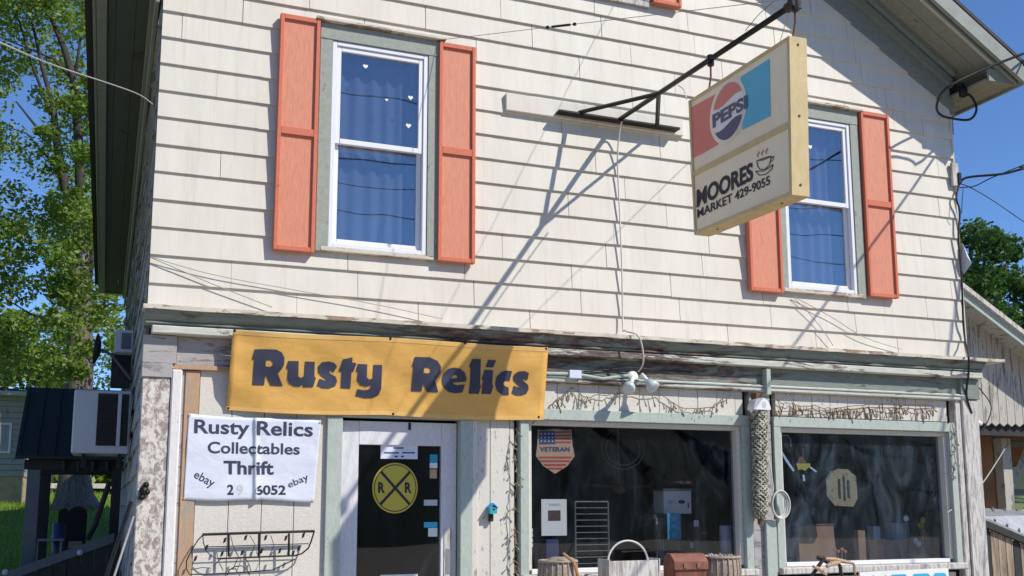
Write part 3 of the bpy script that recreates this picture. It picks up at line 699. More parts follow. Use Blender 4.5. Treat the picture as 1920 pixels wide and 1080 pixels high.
MB().box(tp.x-.02, tp.x+.06, tp.y-.015, tp.y+.03, tp.z-.02, tp.z+.07).build('guy_lug', MT['iron'], BR_)
OF, OB = -.085, .05
SG = empty('hanging_sign', on_plane(1390, 400, OF), 'yellowed lightbox sign hanging from the pole, reading Pepsi and Moores Market', 'sign')
def c257(x, y): return (1260+x/2.571, 40+y/2.571)
q = [on_plane(1290, 189, OF), on_plane(1479, 66, OF), on_plane(1484, 366, OF), on_plane(1301, 441, OF)]   # far top, near top, near bottom, far bottom
th = PN*(OB-OF)
def sq(u, v, off=0): 
    p = (q[0]*(1-u)+q[1]*u)*(1-v)+(q[3]*(1-u)+q[2]*u)*v; return p+PN*off
def slab(u0, u1, v0, v1, o0, o1):
    return MB().hexa([sq(u0, v1, o0), sq(u1, v1, o0), sq(u1, v1, o1), sq(u0, v1, o1)], [sq(u0, v0, o0), sq(u1, v0, o0), sq(u1, v0, o1), sq(u0, v0, o1)])
T_ = OB-OF
slab(.008, .992, .010, .99, .022, T_-.022).build('cabinet', MT['signyellow'], SG)
for u0, u1, v0, v1 in ((0, .022, 0, 1), (.978, 1, 0, 1), (.0225, .9775, 0, .022), (.0225, .9775, .972, 1), (.0225, .9775, .535, .575)):
    slab(u0, u1, v0, v1, 0, T_).build('frame_strip', MT['signyellow'], SG, bevel=.004)
for sgn, o0, o1 in ((0, .010, .021), (1, T_-.021, T_-.010)):
    slab(.023, .977, .023, .534, o0, o1).build('face_panel', MT['signcream'], SG)
    slab(.023, .977, .576, .971, o0, o1).build('face_panel', MT['signcream'], SG)
def smap(off): return lambda x, y: on_plane(*c257(x, y), OF+off)
def sprint(name, pts, mat, off):
    V, Fc = to_uv_mesh([[pts]], 0); f = smap(off); MB().add([f(x, y) for x, y, _ in V], Fc).build(name, mat, SG)
sprint('red_block', [(92,415),(160,378),(212,350),(230,470),(225,592),(160,630),(98,662)], MT['signred'], .008)
sprint('blue_block', [(330,268),(470,180),(475,456),(338,525),(345,400)], MT['signblue'], .008)
gc, ga, gb = Vector((270, 432)), Vector((78, -42)), Vector((0, -140))
def gp(p, q_): v = gc+ga*p+gb*q_; return (v.x, v.y)
N = 36
sprint('globe_ring', [gp(1.13*cos(2*pi*i/N), 1.10*sin(2*pi*i/N)) for i in range(N)], MT['signcream'], .0065)
sprint('globe', [gp(cos(2*pi*i/N), sin(2*pi*i/N)) for i in range(N)], MT['white'], .005)
def wave(lo, sg):
    top = []; ps = [-1+2*i/60 for i in range(61)]
    cur = [(p, lo+.11*sin(pi*p*.9)) for p in ps]
    cur = [(p, c) for p, c in cur if p*p+c*c < .93]
    a0 = math.atan2(cur[-1][1], cur[-1][0]); a1 = math.atan2(cur[0][1], cur[0][0])
    if sg > 0: a1 = a1 % (2*pi); arc = [a0+(a1-a0)*i/20 for i in range(21)]
    else:
        a1 = a1-2*pi if a1 > a0 else a1; arc = [a0+(a1-a0)*i/20 for i in range(21)]
    return [gp(p, c) for p, c in cur]+[gp(.96*cos(a), .96*sin(a)) for a in arc[1:-1]]
sprint('globe_cap', wave(.36, 1), MT['signred'], .0035); sprint('globe_cap', wave(-.44, -1), MT['signnavy'], .0035)
text_on('lettering', 'PEPSI', [(193,452),(360,352),(360,418),(196,517)], MT['signnavy'], SG, smap(.002), .045)
text_on('lettering', 'MOORES', [(118,813),(388,676),(390,765),(118,900)], MT['black'], SG, smap(.006), .035)
text_on('lettering', 'MARKET 429-9055', [(120,908),(470,742),(472,786),(122,950)], MT['black'], SG, smap(.006), .018)
def stroke(pts, wpx, name='cup_drawing'):
    m = MB(); f = smap(.006)
    for a, b in zip(pts, pts[1:]):
        a, b = Vector(a), Vector(b); d = (b-a).normalized(); nn = Vector((-d.y, d.x))*wpx/2
        m.add([f(*(a+nn)), f(*(b+nn)), f(*(b-nn)), f(*(a-nn))], [(0, 1, 2, 3)])
    m.build(name, MT['black'], SG)
stroke([(408,672),(412,700),(425,715),(450,712),(470,690),(478,650)], 4); stroke([(408,672),(440,668),(478,650),(455,655),(408,672)], 4)
stroke([(475,665),(490,648),(486,668),(470,682)], 3); stroke([(402,722),(420,742),(450,738),(480,712),(486,690),(470,704),(440,722),(402,722)], 4)
for i in range(3): stroke([(415+20*i,655-8*i),(410+20*i,642-8*i),(420+20*i,636-8*i),(416+20*i,628-8*i)], 3)
for u in (.14, .955):
    a = sq(u, 0, T_/2); tt = (PB-a).dot(PD); b = pole_at(tt)
    MB().tube([b, (a+b)/2+Vector((.012, 0, 0)), a], .007, 6).build('hanger', MT['rust'], SG); MB().tube([b+Vector((0, 0, .028)), b+Vector((0, 0, -.05))], .026, 8).build('hanger_loop', MT['iron'], SG)
for v in (.05, .5, .93): MB().lathe([(0, -.004), (.008, -.003), (.009, 0)], sq(1, v, T_*.5)+Vector((0, -.001, 0)), 8, 'y').build('screw', MT['rust'], SG)
for u in (.2, .85): MB().lathe([(.010, -.004), (.006, 0)], sq(u, 1, T_*.4), 8).build('screw', MT['rust'], SG)

# ------------------------------------------------------------------ wires
def wire(name, pts, r, mat, label, cat='cable', group=None, sag=0, n=16):
    P = [Vector(p) for p in pts]
    if len(P) == 2 and sag: P = [P[0].lerp(P[1], i/n)+Vector((0, 0, -sag*4*(i/n)*(1-i/n))) for i in range(n+1)]
    elif len(P) > 2:                                     # smooth through the points
        Q = []
        for i in range(len(P)-1):
            p0, p1, p2, p3 = P[max(i-1, 0)], P[i], P[i+1], P[min(i+2, len(P)-1)]
            for k in range(5):
                t = k/5; Q.append(.5*((2*p1)+(p2-p0)*t+(2*p0-5*p1+4*p2-p3)*t*t+(3*p1-p0-3*p2+p3)*t**3))
        P = Q+[P[-1]]
    return tag(MB().tube(P, r, 6).build(name, mat, smooth=True), label, cat, group)
TIP = pole_at(2.56)+Vector((0, 0, .04))
a1 = at(815, 76, -.03)
gw = empty('guy_wire', a1, 'thin steel guy wire from the pole tip to the left window corner, with a turnbuckle', 'cable')
MB().tube([TIP, a1], .0026, 5).build('strand', MT['greycable'], gw)
m = MB(); tb = TIP.lerp(a1, .56); td = (a1-TIP).normalized(); m.tube([tb, tb+td*.17], .009, 6); m.tube([tb-td*.05, tb-td*.03], .012, 6); m.tube([tb+td*.20, tb+td*.22], .012, 6); m.build('turnbuckle', MT['iron'], gw)
wire('guy_wire', [TIP, (5.62, -.03, 5.52)], .0028, MT['greycable'], 'thin steel guy wire from the pole tip towards the right window', 'cable')
wire('guy_wire', [TIP, (4.30, -.03, 6.55)], .0026, MT['greycable'], 'thin steel guy wire rising from the pole tip to the gable', 'cable')
wire('loose_wire', [at(1452, 2, -1.9), at(1425, 25, -1.9), at(1402, 52, -1.9), at(1398, 58, -1.9)], .003, MT['cable'], 'short loose black wire dangling beside the sign pole', 'cable')
wire('power_cable', [at(1166, 228, -.15), at(1162, 245, -.10), at(1158, 300, -.045), at(1162, 400, -.045), at(1166, 500, -.05), at(1168, 610, -.06), at(1171, 620, -.2), at(1195, 628, -.31), at(1204, 650, -.31), at(1206, 680, -.26), at(1197, 697, -.18)], .0075, MT['whitecable'], 'white cable running down the siding from the bracket to the floodlights', 'cable')
wire('sign_cable', [at(1272, 160, -.9), at(1282, 168, -1.2), at(1287, 185, -1.42)], .005, MT['whitecable'], 'short white lead curving from the pole into the hanging sign', 'cable')
wire('telephone_wire', [at(0, 80, -3.5), at(100, 122, -1.9), at(215, 160, -.6), at(262, 178, -.15), at(287, 196, -.03)], .0042, MT['greycable'], 'twisted grey service wire reaching the left corner past the eave', 'cable')
wire('phone_wire', [at(281, 482, -.04), at(330, 503, -.042), at(400, 533, -.045), at(510, 576, -.05)], .004, MT['greycable'], 'lower grey phone wire sagging over the siding from the left corner', 'cable')
wire('phone_wire', [at(281, 481, -.04), at(400, 515, -.042), at(560, 545, -.045), at(700, 570, -.05), at(830, 598, -.06)], .0035, MT['greycable'], 'upper thin phone wire crossing the siding from the left corner', 'cable')
wire('phone_wire', [at(1486, 556, -.04), at(1515, 585, -.045), at(1545, 622, -.05), at(1562, 648, -.05)], .0035, MT['greycable'], 'steeper thin wire drooping below the right window', 'cable')
wire('phone_wire', [at(1488, 556, -.04), at(1560, 595, -.045), at(1620, 632, -.05), at(1690, 655, -.05)], .0035, MT['greycable'], 'flatter thin wire drooping below the right window to the cornice', 'cable')
# right corner: service drops
wire('service_drop', [at(2600, -60, -5), at(1990, 72, -1.1), at(1920, 100, -.8), at(1840, 132, -.62), at(1775, 165, -.5), at(1757, 195, -.3), at(1762, 214, -.15), at(1785, 222, -.1), at(1818, 224, -.25), at(1831, 205, -.3), at(1822, 182, -.25), at(1806, 172, -.2)], .013, MT['cable'], 'thick black service cable looping at the right eave corner', 'cable')
wire('service_drop', [at(3000, 100, -4), at(1990, 300, -.7), at(1920, 316, -.45), at(1880, 326, -.33), at(1825, 331, -.14), at(1806, 336, -.08), at(1796, 350, -.05)], .012, MT['cable'], 'black twin service cable meeting the right wall corner midway up', 'cable')
wire('service_drop', [at(3000, -150, -4), at(1990, 280, -.7), at(1920, 309, -.45), at(1860, 333, -.26), at(1830, 348, -.16), at(1812, 351, -.1), at(1797, 352, -.05)], .006, MT['cable'], 'thin black wire joining the twin cable at the right corner', 'cable')
wire('guy_wire', [at(2400, 740, -2), at(1990, 462, -.6), at(1920, 416, -.42), at(1860, 375, -.26), at(1816, 350, -.1), at(1796, 344, -.05)], .005, MT['cable'], 'lone thin wire slanting down to the right from the wall corner', 'cable')
wire('drop_wire', [at(1797, 352, -.05), at(1793, 372, -.06), at(1800, 398, -.06), at(1797, 440, -.06), at(1803, 520, -.06), at(1806, 600, -.06), at(1810, 640, -.07), at(1816, 668, -.31), at(1816, 700, -.2), at(1812, 740, -.14), at(1822, 775, -.12)], .011, MT['cable'], 'black cable clipped down the right corner board', 'cable')
wire('drop_wire', [at(1806, 352, -.1), at(1804, 380, -.12), at(1803, 400, -.10)], .004, MT['cable'], 'very short loose wire end below the right corner clamp', 'cable')
wire('looped_wire', [at(1818, 705, -.1), at(1838, 730, -.05), at(1858, 760, -.02), at(1852, 790, -.02), at(1835, 815, -.02)], .006, MT['cable'], 'thin black wire loop below the right end of the cornice', 'cable')
cl = empty('cable_clamp', at(1795, 345, -.03), 'weathered grey clamp block at the right wall corner', 'clamp')
B('block', MT['weather'], cl, 7.80, 7.885, -.06, -.027, 4.78, 5.02); B('hook', MT['iron'], cl, 7.86, 7.90, -.075, -.0605, 4.80, 4.92)
ep = at(1806, 173, -.2); ins = empty('eave_insulator', ep, 'small black wire insulator fixed under the right eave', 'insulator')
MB().lathe([(.012, -.05), (.04, -.045), (.045, .03), (.02, .06), (.012, .10)], ep, 12).build('body', MT['iron'], ins, smooth=True)
fl = at(1806, 490, -.05)
tag(MB().add([at(1803, 455, -.02), at(1806, 458, -.06), at(1822, 494, -.12), at(1807, 515, -.05), at(1802, 500, -.02), at(1813, 480, -.10), at(1803, 455, -.01), at(1806, 458, -.05), at(1822, 494, -.11), at(1807, 515, -.04), at(1802, 500, -.01), at(1813, 480, -.09)],
             [(0,1,5,4),(1,2,5),(5,2,3),(5,3,4),(6,10,11,7),(7,11,8),(11,9,8),(11,10,9),(1,7,8,2),(2,8,9,3),(3,9,10,4),(4,10,6,0),(0,6,7,1)]).build('flashing', MT['acgrey']), 'bent grey flashing scrap peeling off the right corner', 'flashing')

# reflected in the upper panes: lines across the road
for i, (y, z0, sg) in enumerate(((-15, 9.3, .5), (-15.3, 10.4, .9), (-14.6, 8.3, .25), (-14.8, 11.6, .7))):
    wire('power_line', [(-25, y, z0+.3), (32, y, z0)], .013, MT['cable'], ['lowest but one', 'second from the top', 'lowest', 'topmost'][i]+' of the power lines mirrored in the upper windows', 'cable', sag=sg, n=24)

# ------------------------------------------------------------------ fixtures on the cornice
FLc = at(1190, 712, -.16)
FL = empty('floodlight', FLc, 'double floodlight with clear reflector bulbs under the cornice', 'lamp')
MB().lathe([(0, -.03), (.045, -.03), (.05, .0)], (FLc.x, -.108, FLc.z+.03), 14, 'y').build('mount', MT['white'], FL, smooth=True)
def bulb(base, tip):
    base, tip = Vector(base), Vector(tip); d = (tip-base)
    MB().tube([base, base+d*.45], .018, 10).build('socket', MT['white'], FL, smooth=True)
    MB().tube([base+d*.45, base+d*.6, base+d*.8, base+d, base+d*1.03], [.02, .036, .052, .056, .035], 14).build('bulb', MT['glassbulb'], FL, smooth=True)
bulb(at(1187, 708, -.17), at(1178, 730, -.30)); bulb(at(1203, 702, -.17), at(1226, 727, -.28))
jb = at(1078, 702, -.15)
JB = empty('junction_box', jb, 'small pale junction box on conduit right of the yellow banner', 'box')
MB().box(jb.x-.055, jb.x+.055, -.165, -.106, jb.z-.034, jb.z+.034).build('cover', MT['whitevinyl'], JB, bevel=.004)
MB().tube([at(1024, 700, -.14), at(1064, 701, -.14)], .014, 8).build('conduit', MT['greenlt'], JB); MB().tube([at(1090, 703, -.14), at(1130, 710, -.14), at(1178, 704, -.14)], .013, 8).build('conduit', MT['greenlt'], JB)
wire('cornice_cable', [at(1095, 697, -.115), at(1150, 692, -.12), at(1190, 690, -.14), at(1240, 694, -.12), at(1300, 697, -.115)], .006, MT['cable'], 'thin black cable looping behind the floodlight along the cornice', 'cable')
# string lights: wire with little bulbs
def string_lights(name, base, n, drop, label, seed, amp, bulbmat):
    r = random.Random(seed); root = empty(name, base[0], label, 'lights')
    P = []
    for i in range(len(base)-1):
        for k in range(8): P.append(base[i].lerp(base[i+1], k/8)+Vector((r.uniform(-.01, .01), r.uniform(-.012, .0), r.uniform(-amp, amp))))
    P.append(base[-1]); MB().tube(P, .0035, 5).build('cord', MT['vine'], root)
    for i in range(n):
        t = r.random()*(len(P)-1); j = int(t); p = P[j].lerp(P[min(j+1, len(P)-1)], t-j)
        q2 = p+Vector((r.uniform(-.05, .05), r.uniform(-.01, .0), -r.uniform(.3, 1)*drop)) if drop > 0 else p+Vector((r.uniform(-.05, .05), -.01, r.uniform(-.05, .05)))
        MB().tube([p, p.lerp(q2, .6), q2], [.003, .004, .0085], 5).build('bulb', bulbmat if r.random() < .6 else MT['vine'], root)
    return root
Yp = -.085
string_lights('string_lights', [at(1005, 785, Yp), at(1045, 750, Yp), at(1070, 728, Yp), at(1100, 745, Yp), at(1150, 738, Yp), at(1235, 738, Yp), at(1275, 765, Yp), at(1330, 766, Yp), at(1370, 740, Yp)], 46, .12, 'brown string lights draped above the left shop window', 3, .012, MT['vineg'])
string_lights('string_lights', [at(1445, 752, Yp), at(1500, 758, Yp), at(1560, 766, Yp), at(1600, 770, Yp), at(1640, 764, Yp), at(1700, 768, Yp), at(1755, 766, Yp)], 60, .13, 'dense brown icicle lights above the right shop window', 5, .02, MT['vine'])
string_lights('string_lights', [at(1446, 772, Yp), at(1540, 770, Yp), at(1640, 756, Yp), at(1750, 760, Yp)], 26, .10, 'thin straight light string crossing the icicle lights', 6, .006, MT['vine'])
Yc = -.108
string_lights('string_lights', [at(968, 800, Yc), at(964, 850, Yc), at(970, 900, Yc), at(963, 950, Yc), at(967, 1010, Yc), at(962, 1078, Yc)], 34, .05, 'green bulb string winding down the left window casing', 8, .02, MT['vineg'])
string_lights('string_lights', [at(1788, 745, -.11), at(1786, 800, -.11), at(1790, 860, -.11), at(1785, 890, -.11)], 22, .05, 'pale bulb string hanging down the right pilaster', 9, .02, MT['vineg'])

# camouflage rope bundle with a white half disc on the mullion
rx = at(1424, 800, -.17)
CR = empty('rope_bundle', at(1428, 975, -.17), 'camouflage coloured braided rope bundle hanging on the post between shop windows', 'rope')
zt, zb = at(1424, 772, -.17).z, at(1424, 972, -.17).z; xt, xb2 = at(1424, 772, -.17).x, at(1426, 972, -.17).x
for fam in (1, -1):
    for k in range(9):
        P = []
        for i in range(46):
            t = i/45; a = fam*(t*4.4*2*pi/1.6)+k*2*pi/9; rr = .062+.004*sin(i*1.3+k)+(.006 if (i+k) % 2 else 0)
            if t > .9: rr *= 1-(t-.9)*4
            P.append((xt+(xb2-xt)*t+rr*cos(a), -.17+rr*.8*sin(a), zt+(zb-zt)*t))
        MB().tube(P, .0095, 5).build('strand', MT['camo'], CR, smooth=True)
MB().tube([(xb2, -.17, zb+.06), (xb2, -.17, zb-.05)], [.03, .026], 8).build('knot', MT['rust'], CR)
hd = empty('half_disc', at(1424, 770, -.18), 'white half-round plate above the camouflage rope', 'plate')
c0 = at(1424, 769, -.2); 
MB().prism([(c0.x+.088*cos(pi*i/20), -.245, c0.z+.105*sin(pi*i/20)) for i in range(21)], (0, .10, 0)).build('disc', MT['white'], hd, bevel=.006)
MB().prism([(c0.x+.02+.022*cos(2*pi*i/8), -.247, c0.z+.045+.03*sin(2*pi*i/8)) for i in range(8)], (0, .0015, 0)).build('emblem', MT['fadegrey'], hd)
B('hanger', MT['rust'], hd, c0.x-.03, c0.x+.03, -.20, -.12, c0.z+.10, c0.z+.15)
hc = at(1460, 946, -.15); HC = empty('cable_coil', hc, 'coil of white cable beside the camouflage rope', 'cable')
for k in range(3):
    MB().tube([hc+Vector(((.075+.008*k)*cos(2*pi*i/28)+.006*k, -.01*k, (.105+.008*k)*sin(2*pi*i/28))) for i in range(29)], .007, 6, False).build('loop', MT['whitecable'], HC, smooth=True)
MB().tube([at(1438, 850, -.15), at(1445, 880, -.15), at(1450, 915, -.15), at(1447, 935, -.15)], .006, 6).build('lead', MT['whitecable'], HC)

# birdhouse on the planks by the door
bh = at(924, 956, -.12)
BH = empty('birdhouse', bh, 'tiny turquoise birdhouse nailed to the worn planks by the door', 'birdhouse')
MB().box(bh.x-.028, bh.x+.028, -.14, -.07, bh.z-.03, bh.z+.022).build('box', MT['turq'], BH)
MB().prism([(bh.x-.038, -.148, bh.z+.018), (bh.x, -.148, bh.z+.052), (bh.x+.038, -.148, bh.z+.018), (bh.x+.032, -.148, bh.z+.012), (bh.x, -.148, bh.z+.042), (bh.x-.032, -.148, bh.z+.012)], (0, .085, 0)).build('roof', MT['blueprint'], BH)
MB().tube([(bh.x, -.142, bh.z+.004), (bh.x, -.139, bh.z+.004)], .010, 8).build('hole', MT['black'], BH)
B('perch', MT['dark'], BH, bh.x-.02, bh.x+.01, -.11, -.07, bh.z-.09, bh.z-.032)
# iron wall planter / trellis on the left planks
WP = empty('wire_wall_rack', at(470, 1040, -.1), 'black wire wall rack with leaf shapes under the white sign', 'rack')
def w48(*p): return [(220+x/4.8, 860+y/4.8) for x, y in p]
def rackwire(name, pts, r, Y=-.16): MB().tube([at(x, y, Y) for x, y in w48(*pts)], r, 6).build(name, MT['iron'], WP)
rackwire('top_bar', [(765,683),(1200,668),(1775,652)], .011)
for x in (1003, 1275, 1545): rackwire('post', [(x,672),(x-2,880)], .008)
rackwire('lower_bar', [(905,900),(1270,885),(1600,872)], .007); rackwire('middle_bar', [(800,795),(1270,778),(1720,765)], .004)
rackwire('end_curve', [(768,690),(775,760),(800,830),(850,880),(910,902)], .004); rackwire('end_curve', [(1770,660),(1745,740),(1720,805),(1660,855),(1600,873)], .006)
rackwire('side_wire', [(770,685),(720,740),(660,840),(622,920),(620,990),(650,1040),(800,1042),(1100,1025),(1400,1000),(1600,905)], .0045, -.14)
rackwire('side_wire', [(660,1000),(760,980),(850,985)], .003, -.13); rackwire('scroll', [(990,1050),(1010,1000),(1060,970),(1120,965),(1170,1000),(1190,1050)], .004, -.13)
rackwire('scroll', [(870,1000),(870,960),(930,905)], .003, -.13); rackwire('scroll', [(1040,1000),(1080,900),(1150,890),(1190,960),(1200,1010)], .003, -.13)
rackwire('scroll', [(1020,690),(1040,780),(1080,860)], .0025); rackwire('scroll', [(1190,690),(1240,770),(1200,870)], .0025); rackwire('scroll', [(1380,690),(1410,780),(1370,870)], .0025)
for x, y, s in ((965,735,1), (1152,712,1), (1332,712,1), (1515,715,1), (1672,690,1), (800,800,-1), (940,857,-1), (1120,848,-1), (1295,833,-1), (1460,830,-1), (1630,810,-1), (1580,850,-1), (700,900,1)):
    c0 = at(*w48((x, y))[0], -.165); m = MB()
    m.prism([c0+Vector((s*.0, 0, 0))+Vector((dx*.6, 0, dz)) for dx, dz in ((-.018, -.022), (.012, -.012), (.026, .022), (-.006, .014))], (0, .004, 0)); m.build('leaf', MT['iron'], WP)
# handle end seen on the pilaster, pole leaning on the corner
wk = at(270, 920, -.13); WK = empty('wall_knob', wk, 'black cast iron knob on the flaking left pilaster', 'knob')
for dx, dz, r in ((0, 0, .034), (.012, .04, .022), (-.012, -.045, .024), (.02, -.01, .022)): MB().lathe([(0, -.035), (r*.7, -.03), (r, -.008), (r*.8, .012)], (wk.x+dx, -.122, wk.z+dz), 10, 'y').build('lobe', MT['iron'], WK, smooth=True)
lp0, lp1 = at(246, 940, -.14), at(196, 1092, -.14)
LP = empty('leaning_pole', lp1, 'dark and grey pole leaning on the left corner of the shop', 'pole')
MB().tube([lp0, lp1], .014, 8).build('shaft', MT['iron'], LP); MB().tube([lp0+Vector((.02, -.02, -.10)), lp1+Vector((.035, -.02, -.05))], .008, 8).build('sleeve', MT['greycable'], LP)

# ------------------------------------------------------------------ things on the shelf under the shop windows
SF = empty('display_shelf', (5.3, -.4, .12), 'weathered plank shelf standing below the shop windows', 'shelf')
zf = at(1200, 1080, -.4).z-.16
B('top', MT['weather'], SF, 3.1, 7.4, -.62, -.17, zf-.04, zf)
for x in (3.2, 5.2, 7.25): B('leg', MT['weather'], SF, x, x+.08, -.6, -.2, .12, zf-.041)
def basket(name, px0, px1, py, Y, h, label, lid):
    a, b = at(px0, py, Y), at(px1, py, Y); c = (a+b)/2; R = (b.x-a.x)/2
    E_ = empty(name, (c.x, Y, zf), label, 'basket')
    n = 22; vs = []
    prof = [(.78, 0), (.9, .25), (1, .6), (.96, .85), (.92, 1)]
    m = MB(); m.lathe([(0, .002)]+[(R*p, (c.z-zf)*t+.002) for p, t in prof]+[(R*.84, (c.z-zf)*.98), (R*.8, .05)], (c.x, Y, zf), n); m.build('body', MT['wicker'], E_, smooth=True)
    for k in range(n):
        an = 2*pi*k/n; MB().tube([(c.x+R*p*1.02*cos(an), Y+R*p*1.02*sin(an), zf+(c.z-zf)*t+.004) for p, t in prof], .0055, 5).build('stake', MT['wicker'], E_)
    MB().tube([(c.x+R*.95*cos(2*pi*k/24), Y+R*.95*sin(2*pi*k/24), c.z) for k in range(25)], .012, 6, False).build('rim', MT['wicker'], E_, smooth=True)
    return E_, c, R
e_, c_, R_ = basket('wicker_basket', 1012, 1080, 1052, -.42, .2, 'grey ribbed wicker basket with a leaning strap at the left window', True)
MB().tube([c_+Vector((.0, -.10, .06)), c_+Vector((.06, -R_*1.03, .0)), c_+Vector((.10, -R_*1.06, -.12))], .012, 6).build('strap', MT['cardboard'], e_)
MB().lathe([(0, .03), (R_*.5, .028), (R_*.8, .005)], (c_.x+.04, c_.y+.02, c_.z), 14).build('lid', MT['wicker'], e_)
e_, c_, R_ = basket('wicker_basket', 1318, 1382, 1044, -.42, .2, 'round brown wicker basket between the leather bag and the mullion', False)
for k in range(7):
    an = k*.9; MB().tube([c_+Vector((.05*cos(an), .05*sin(an), -.05)), c_+Vector((.09*cos(an+1), .09*sin(an+1), .02)), c_+Vector((.12*cos(an+1.5)+.02, -.06, -.03-.02*k))], .008, 5).build('twig', MT['weather'], e_)
a, b = at(1142, 1052, -.45), at(1232, 1052, -.45)
WB = empty('wooden_caddy', ((a.x+b.x)/2, -.4, zf), 'whitewashed wooden caddy with a pale hoop handle', 'caddy')
B('front', MT['weather'], WB, a.x, b.x, -.47, -.455, zf+.001, a.z); B('back', MT['pilwhite'], WB, a.x, b.x, -.30, -.285, zf+.001, a.z-.01)
B('end', MT['weather'], WB, a.x-.015, a.x-.001, -.475, -.28, zf+.001, a.z+.012); B('end', MT['weather'], WB, b.x+.001, b.x+.015, -.475, -.28, zf+.001, a.z+.012)
B('lid', MT['pilwhite'], WB, a.x, b.x, -.454, -.301, a.z-.03, a.z-.012)
cx = (a.x+b.x)/2; hr = (b.x-a.x)*.42
MB().tube([(cx+hr*cos(t), -.36, a.z-.02+.17*sin(t)) for t in [pi*i/20 for i in range(21)]], .008, 6).build('handle', MT['whitecable'], WB, smooth=True)
a, b = at(1257, 1041, -.46), at(1318, 1041, -.46)
LB = empty('leather_bag', ((a.x+b.x)/2, -.4, zf), 'red-brown leather saddlebag with buckled flap', 'bag')
MB().prism([(a.x, -.5, zf+.001), (a.x, -.52, a.z-.06), (a.x, -.47, a.z), (a.x, -.36, a.z), (a.x, -.33, a.z-.05), (a.x, -.34, zf+.001)], (b.x-a.x, 0, 0)).build('body', MT['leather'], LB, bevel=.012)
MB().prism([(a.x-.004, -.532, a.z-.11), (a.x-.004, -.528, a.z-.05), (a.x-.004, -.472, a.z+.008), (a.x-.004, -.40, a.z+.012), (a.x-.004, -.40, a.z+.002), (a.x-.004, -.468, a.z-.004), (a.x-.004, -.522, a.z-.055), (a.x-.004, -.526, a.z-.11)], (b.x-a.x+.008, 0, 0)).build('flap', MT['leather'], LB)
for t in (.3, .7): x = a.x+(b.x-a.x)*t; B('buckle', MT['copper'], LB, x-.014, x+.014, -.54, -.533, a.z-.10, a.z-.06)
DW = empty('driftwood', at(1562, 1078, -.4), 'heap of broken driftwood sticks on the right window shelf', 'wood')
for k, (p0, p1, r) in enumerate((((1520,1082),(1548,1046),.016), ((1545,1048),(1600,1056),.018), ((1550,1062),(1575,1054),.02), ((1572,1056),(1580,1082),.016), ((1600,1056),(1604,1078),.012), ((1525,1062),(1550,1078),.014), ((1532,1045),(1560,1058),.02))):
    y0, y1 = -.38-.03*(k % 3), -.42+.03*(k % 2); A, C_ = at(*p0, y0), at(*p1, y1)
    MB().tube([A, A.lerp(C_, .35)+Vector((.006, .0, .008)), A.lerp(C_, .7)+Vector((-.005, 0, .004)), C_], [r*.8, r*1.1, r, r*.6], 7).build('stick', MT['tan'] if k % 3 else MT['darkwood'], DW)
a, b = at(1612, 1073, -.5), at(1778, 1065, -.5)
LS = empty('blue_lettered_sign', (a.x, -.45, zf), 'white board with large bright blue print, only its top in view', 'sign')
MB().hexa([(a.x, -.5, zf+.001), (b.x, -.5, zf+.001), (b.x, -.485, zf+.001), (a.x, -.485, zf+.001)], [(a.x, -.5, a.z), (b.x, -.5, b.z), (b.x, -.485, b.z), (a.x, -.485, a.z)]).build('board', MT['white'], LS)
for t0, t1 in ((.12, .17), (.26, .30), (.33, .52), (.58, .78), (.82, .97)):
    x0, x1 = a.x+(b.x-a.x)*t0, a.x+(b.x-a.x)*t1; z1 = a.z-.028
    MB().prism([(x0, -.503, zf+.01), (x1, -.503, zf+.01), (x1, -.503, z1-.02), (x1-.02, -.503, z1), (x0+.02, -.503, z1), (x0, -.503, z1-.02)], (0, .002, 0)).build('print', MT['signblue'], LS)

# ------------------------------------------------------------------ stickers and goods behind the glass
def card(name, x0, y0, x1, y1, Y, mat, label, cat='card', t=.006):
    a, b = at(x0, y0, Y), at(x1, y1, Y)
    E_ = empty(name, (a.x, Y, b.z), label, cat); MB().box(a.x, b.x, Y, Y+t, b.z, a.z).build('sheet', mat, E_); return E_, a, b
# crossing sign on the door
rc = at(741, 915, -.012); RR = empty('crossing_sign', rc, 'round yellow railroad crossing sign on the door glass', 'sign')
R = .178
MB().prism([(rc.x+R*cos(2*pi*i/48), -.014, rc.z+R*1.08*sin(2*pi*i/48)) for i in range(48)], (0, .008, 0)).build('disc', MT['rryellow'], RR)
m = MB(); N = 60
for i in range(N):
    a, b = 2*pi*i/N, 2*pi*(i+1)/N; m.add([(rc.x+r_*cos(t), -.0155, rc.z+1.08*r_*sin(t)) for t, r_ in ((a, R*.90), (b, R*.90), (b, R*.935), (a, R*.935))], [(0, 1, 2, 3)])
m.build('border', MT['black'], RR)
for s in (-1, 1):
    d = Vector((cos(pi/4), 0, s*1.08*sin(pi/4))); nn = Vector((-d.z, 0, d.x)).normalized()*.0105; c = Vector((rc.x, -.0155-.0004*s, rc.z))
    MB().add([c-d*R*.9+nn, c+d*R*.9+nn, c+d*R*.9-nn, c-d*R*.9-nn], [(0, 1, 2, 3)]).build('bar', MT['black'], RR)
for cx_ in (716, 766):
    text_on('lettering', 'R', [(cx_-7, 904), (cx_+6, 905), (cx_+6, 925), (cx_-7, 924)], MT['black'], RR, lambda x, y: at(x, y, -.0160), .04)
e_, a, b = card('door_notice', 714, 834, 783, 861, -.006, MT['whitevinyl'], 'pale blue paper notice at the top of the door glass', 'notice', .002)
for k, (x0, x1, y) in enumerate(((738, 757, 840), (720, 748, 849), (754, 778, 849), (740, 746, 856), (752, 757, 856))):
    p, q2 = at(x0, y-1.5, -.0075), at(x1, y+1.5, -.0075); MB().box(p.x, q2.x, -.0078, -.0068, q2.z, p.z).build('print_line', MT['signnavy'], e_)
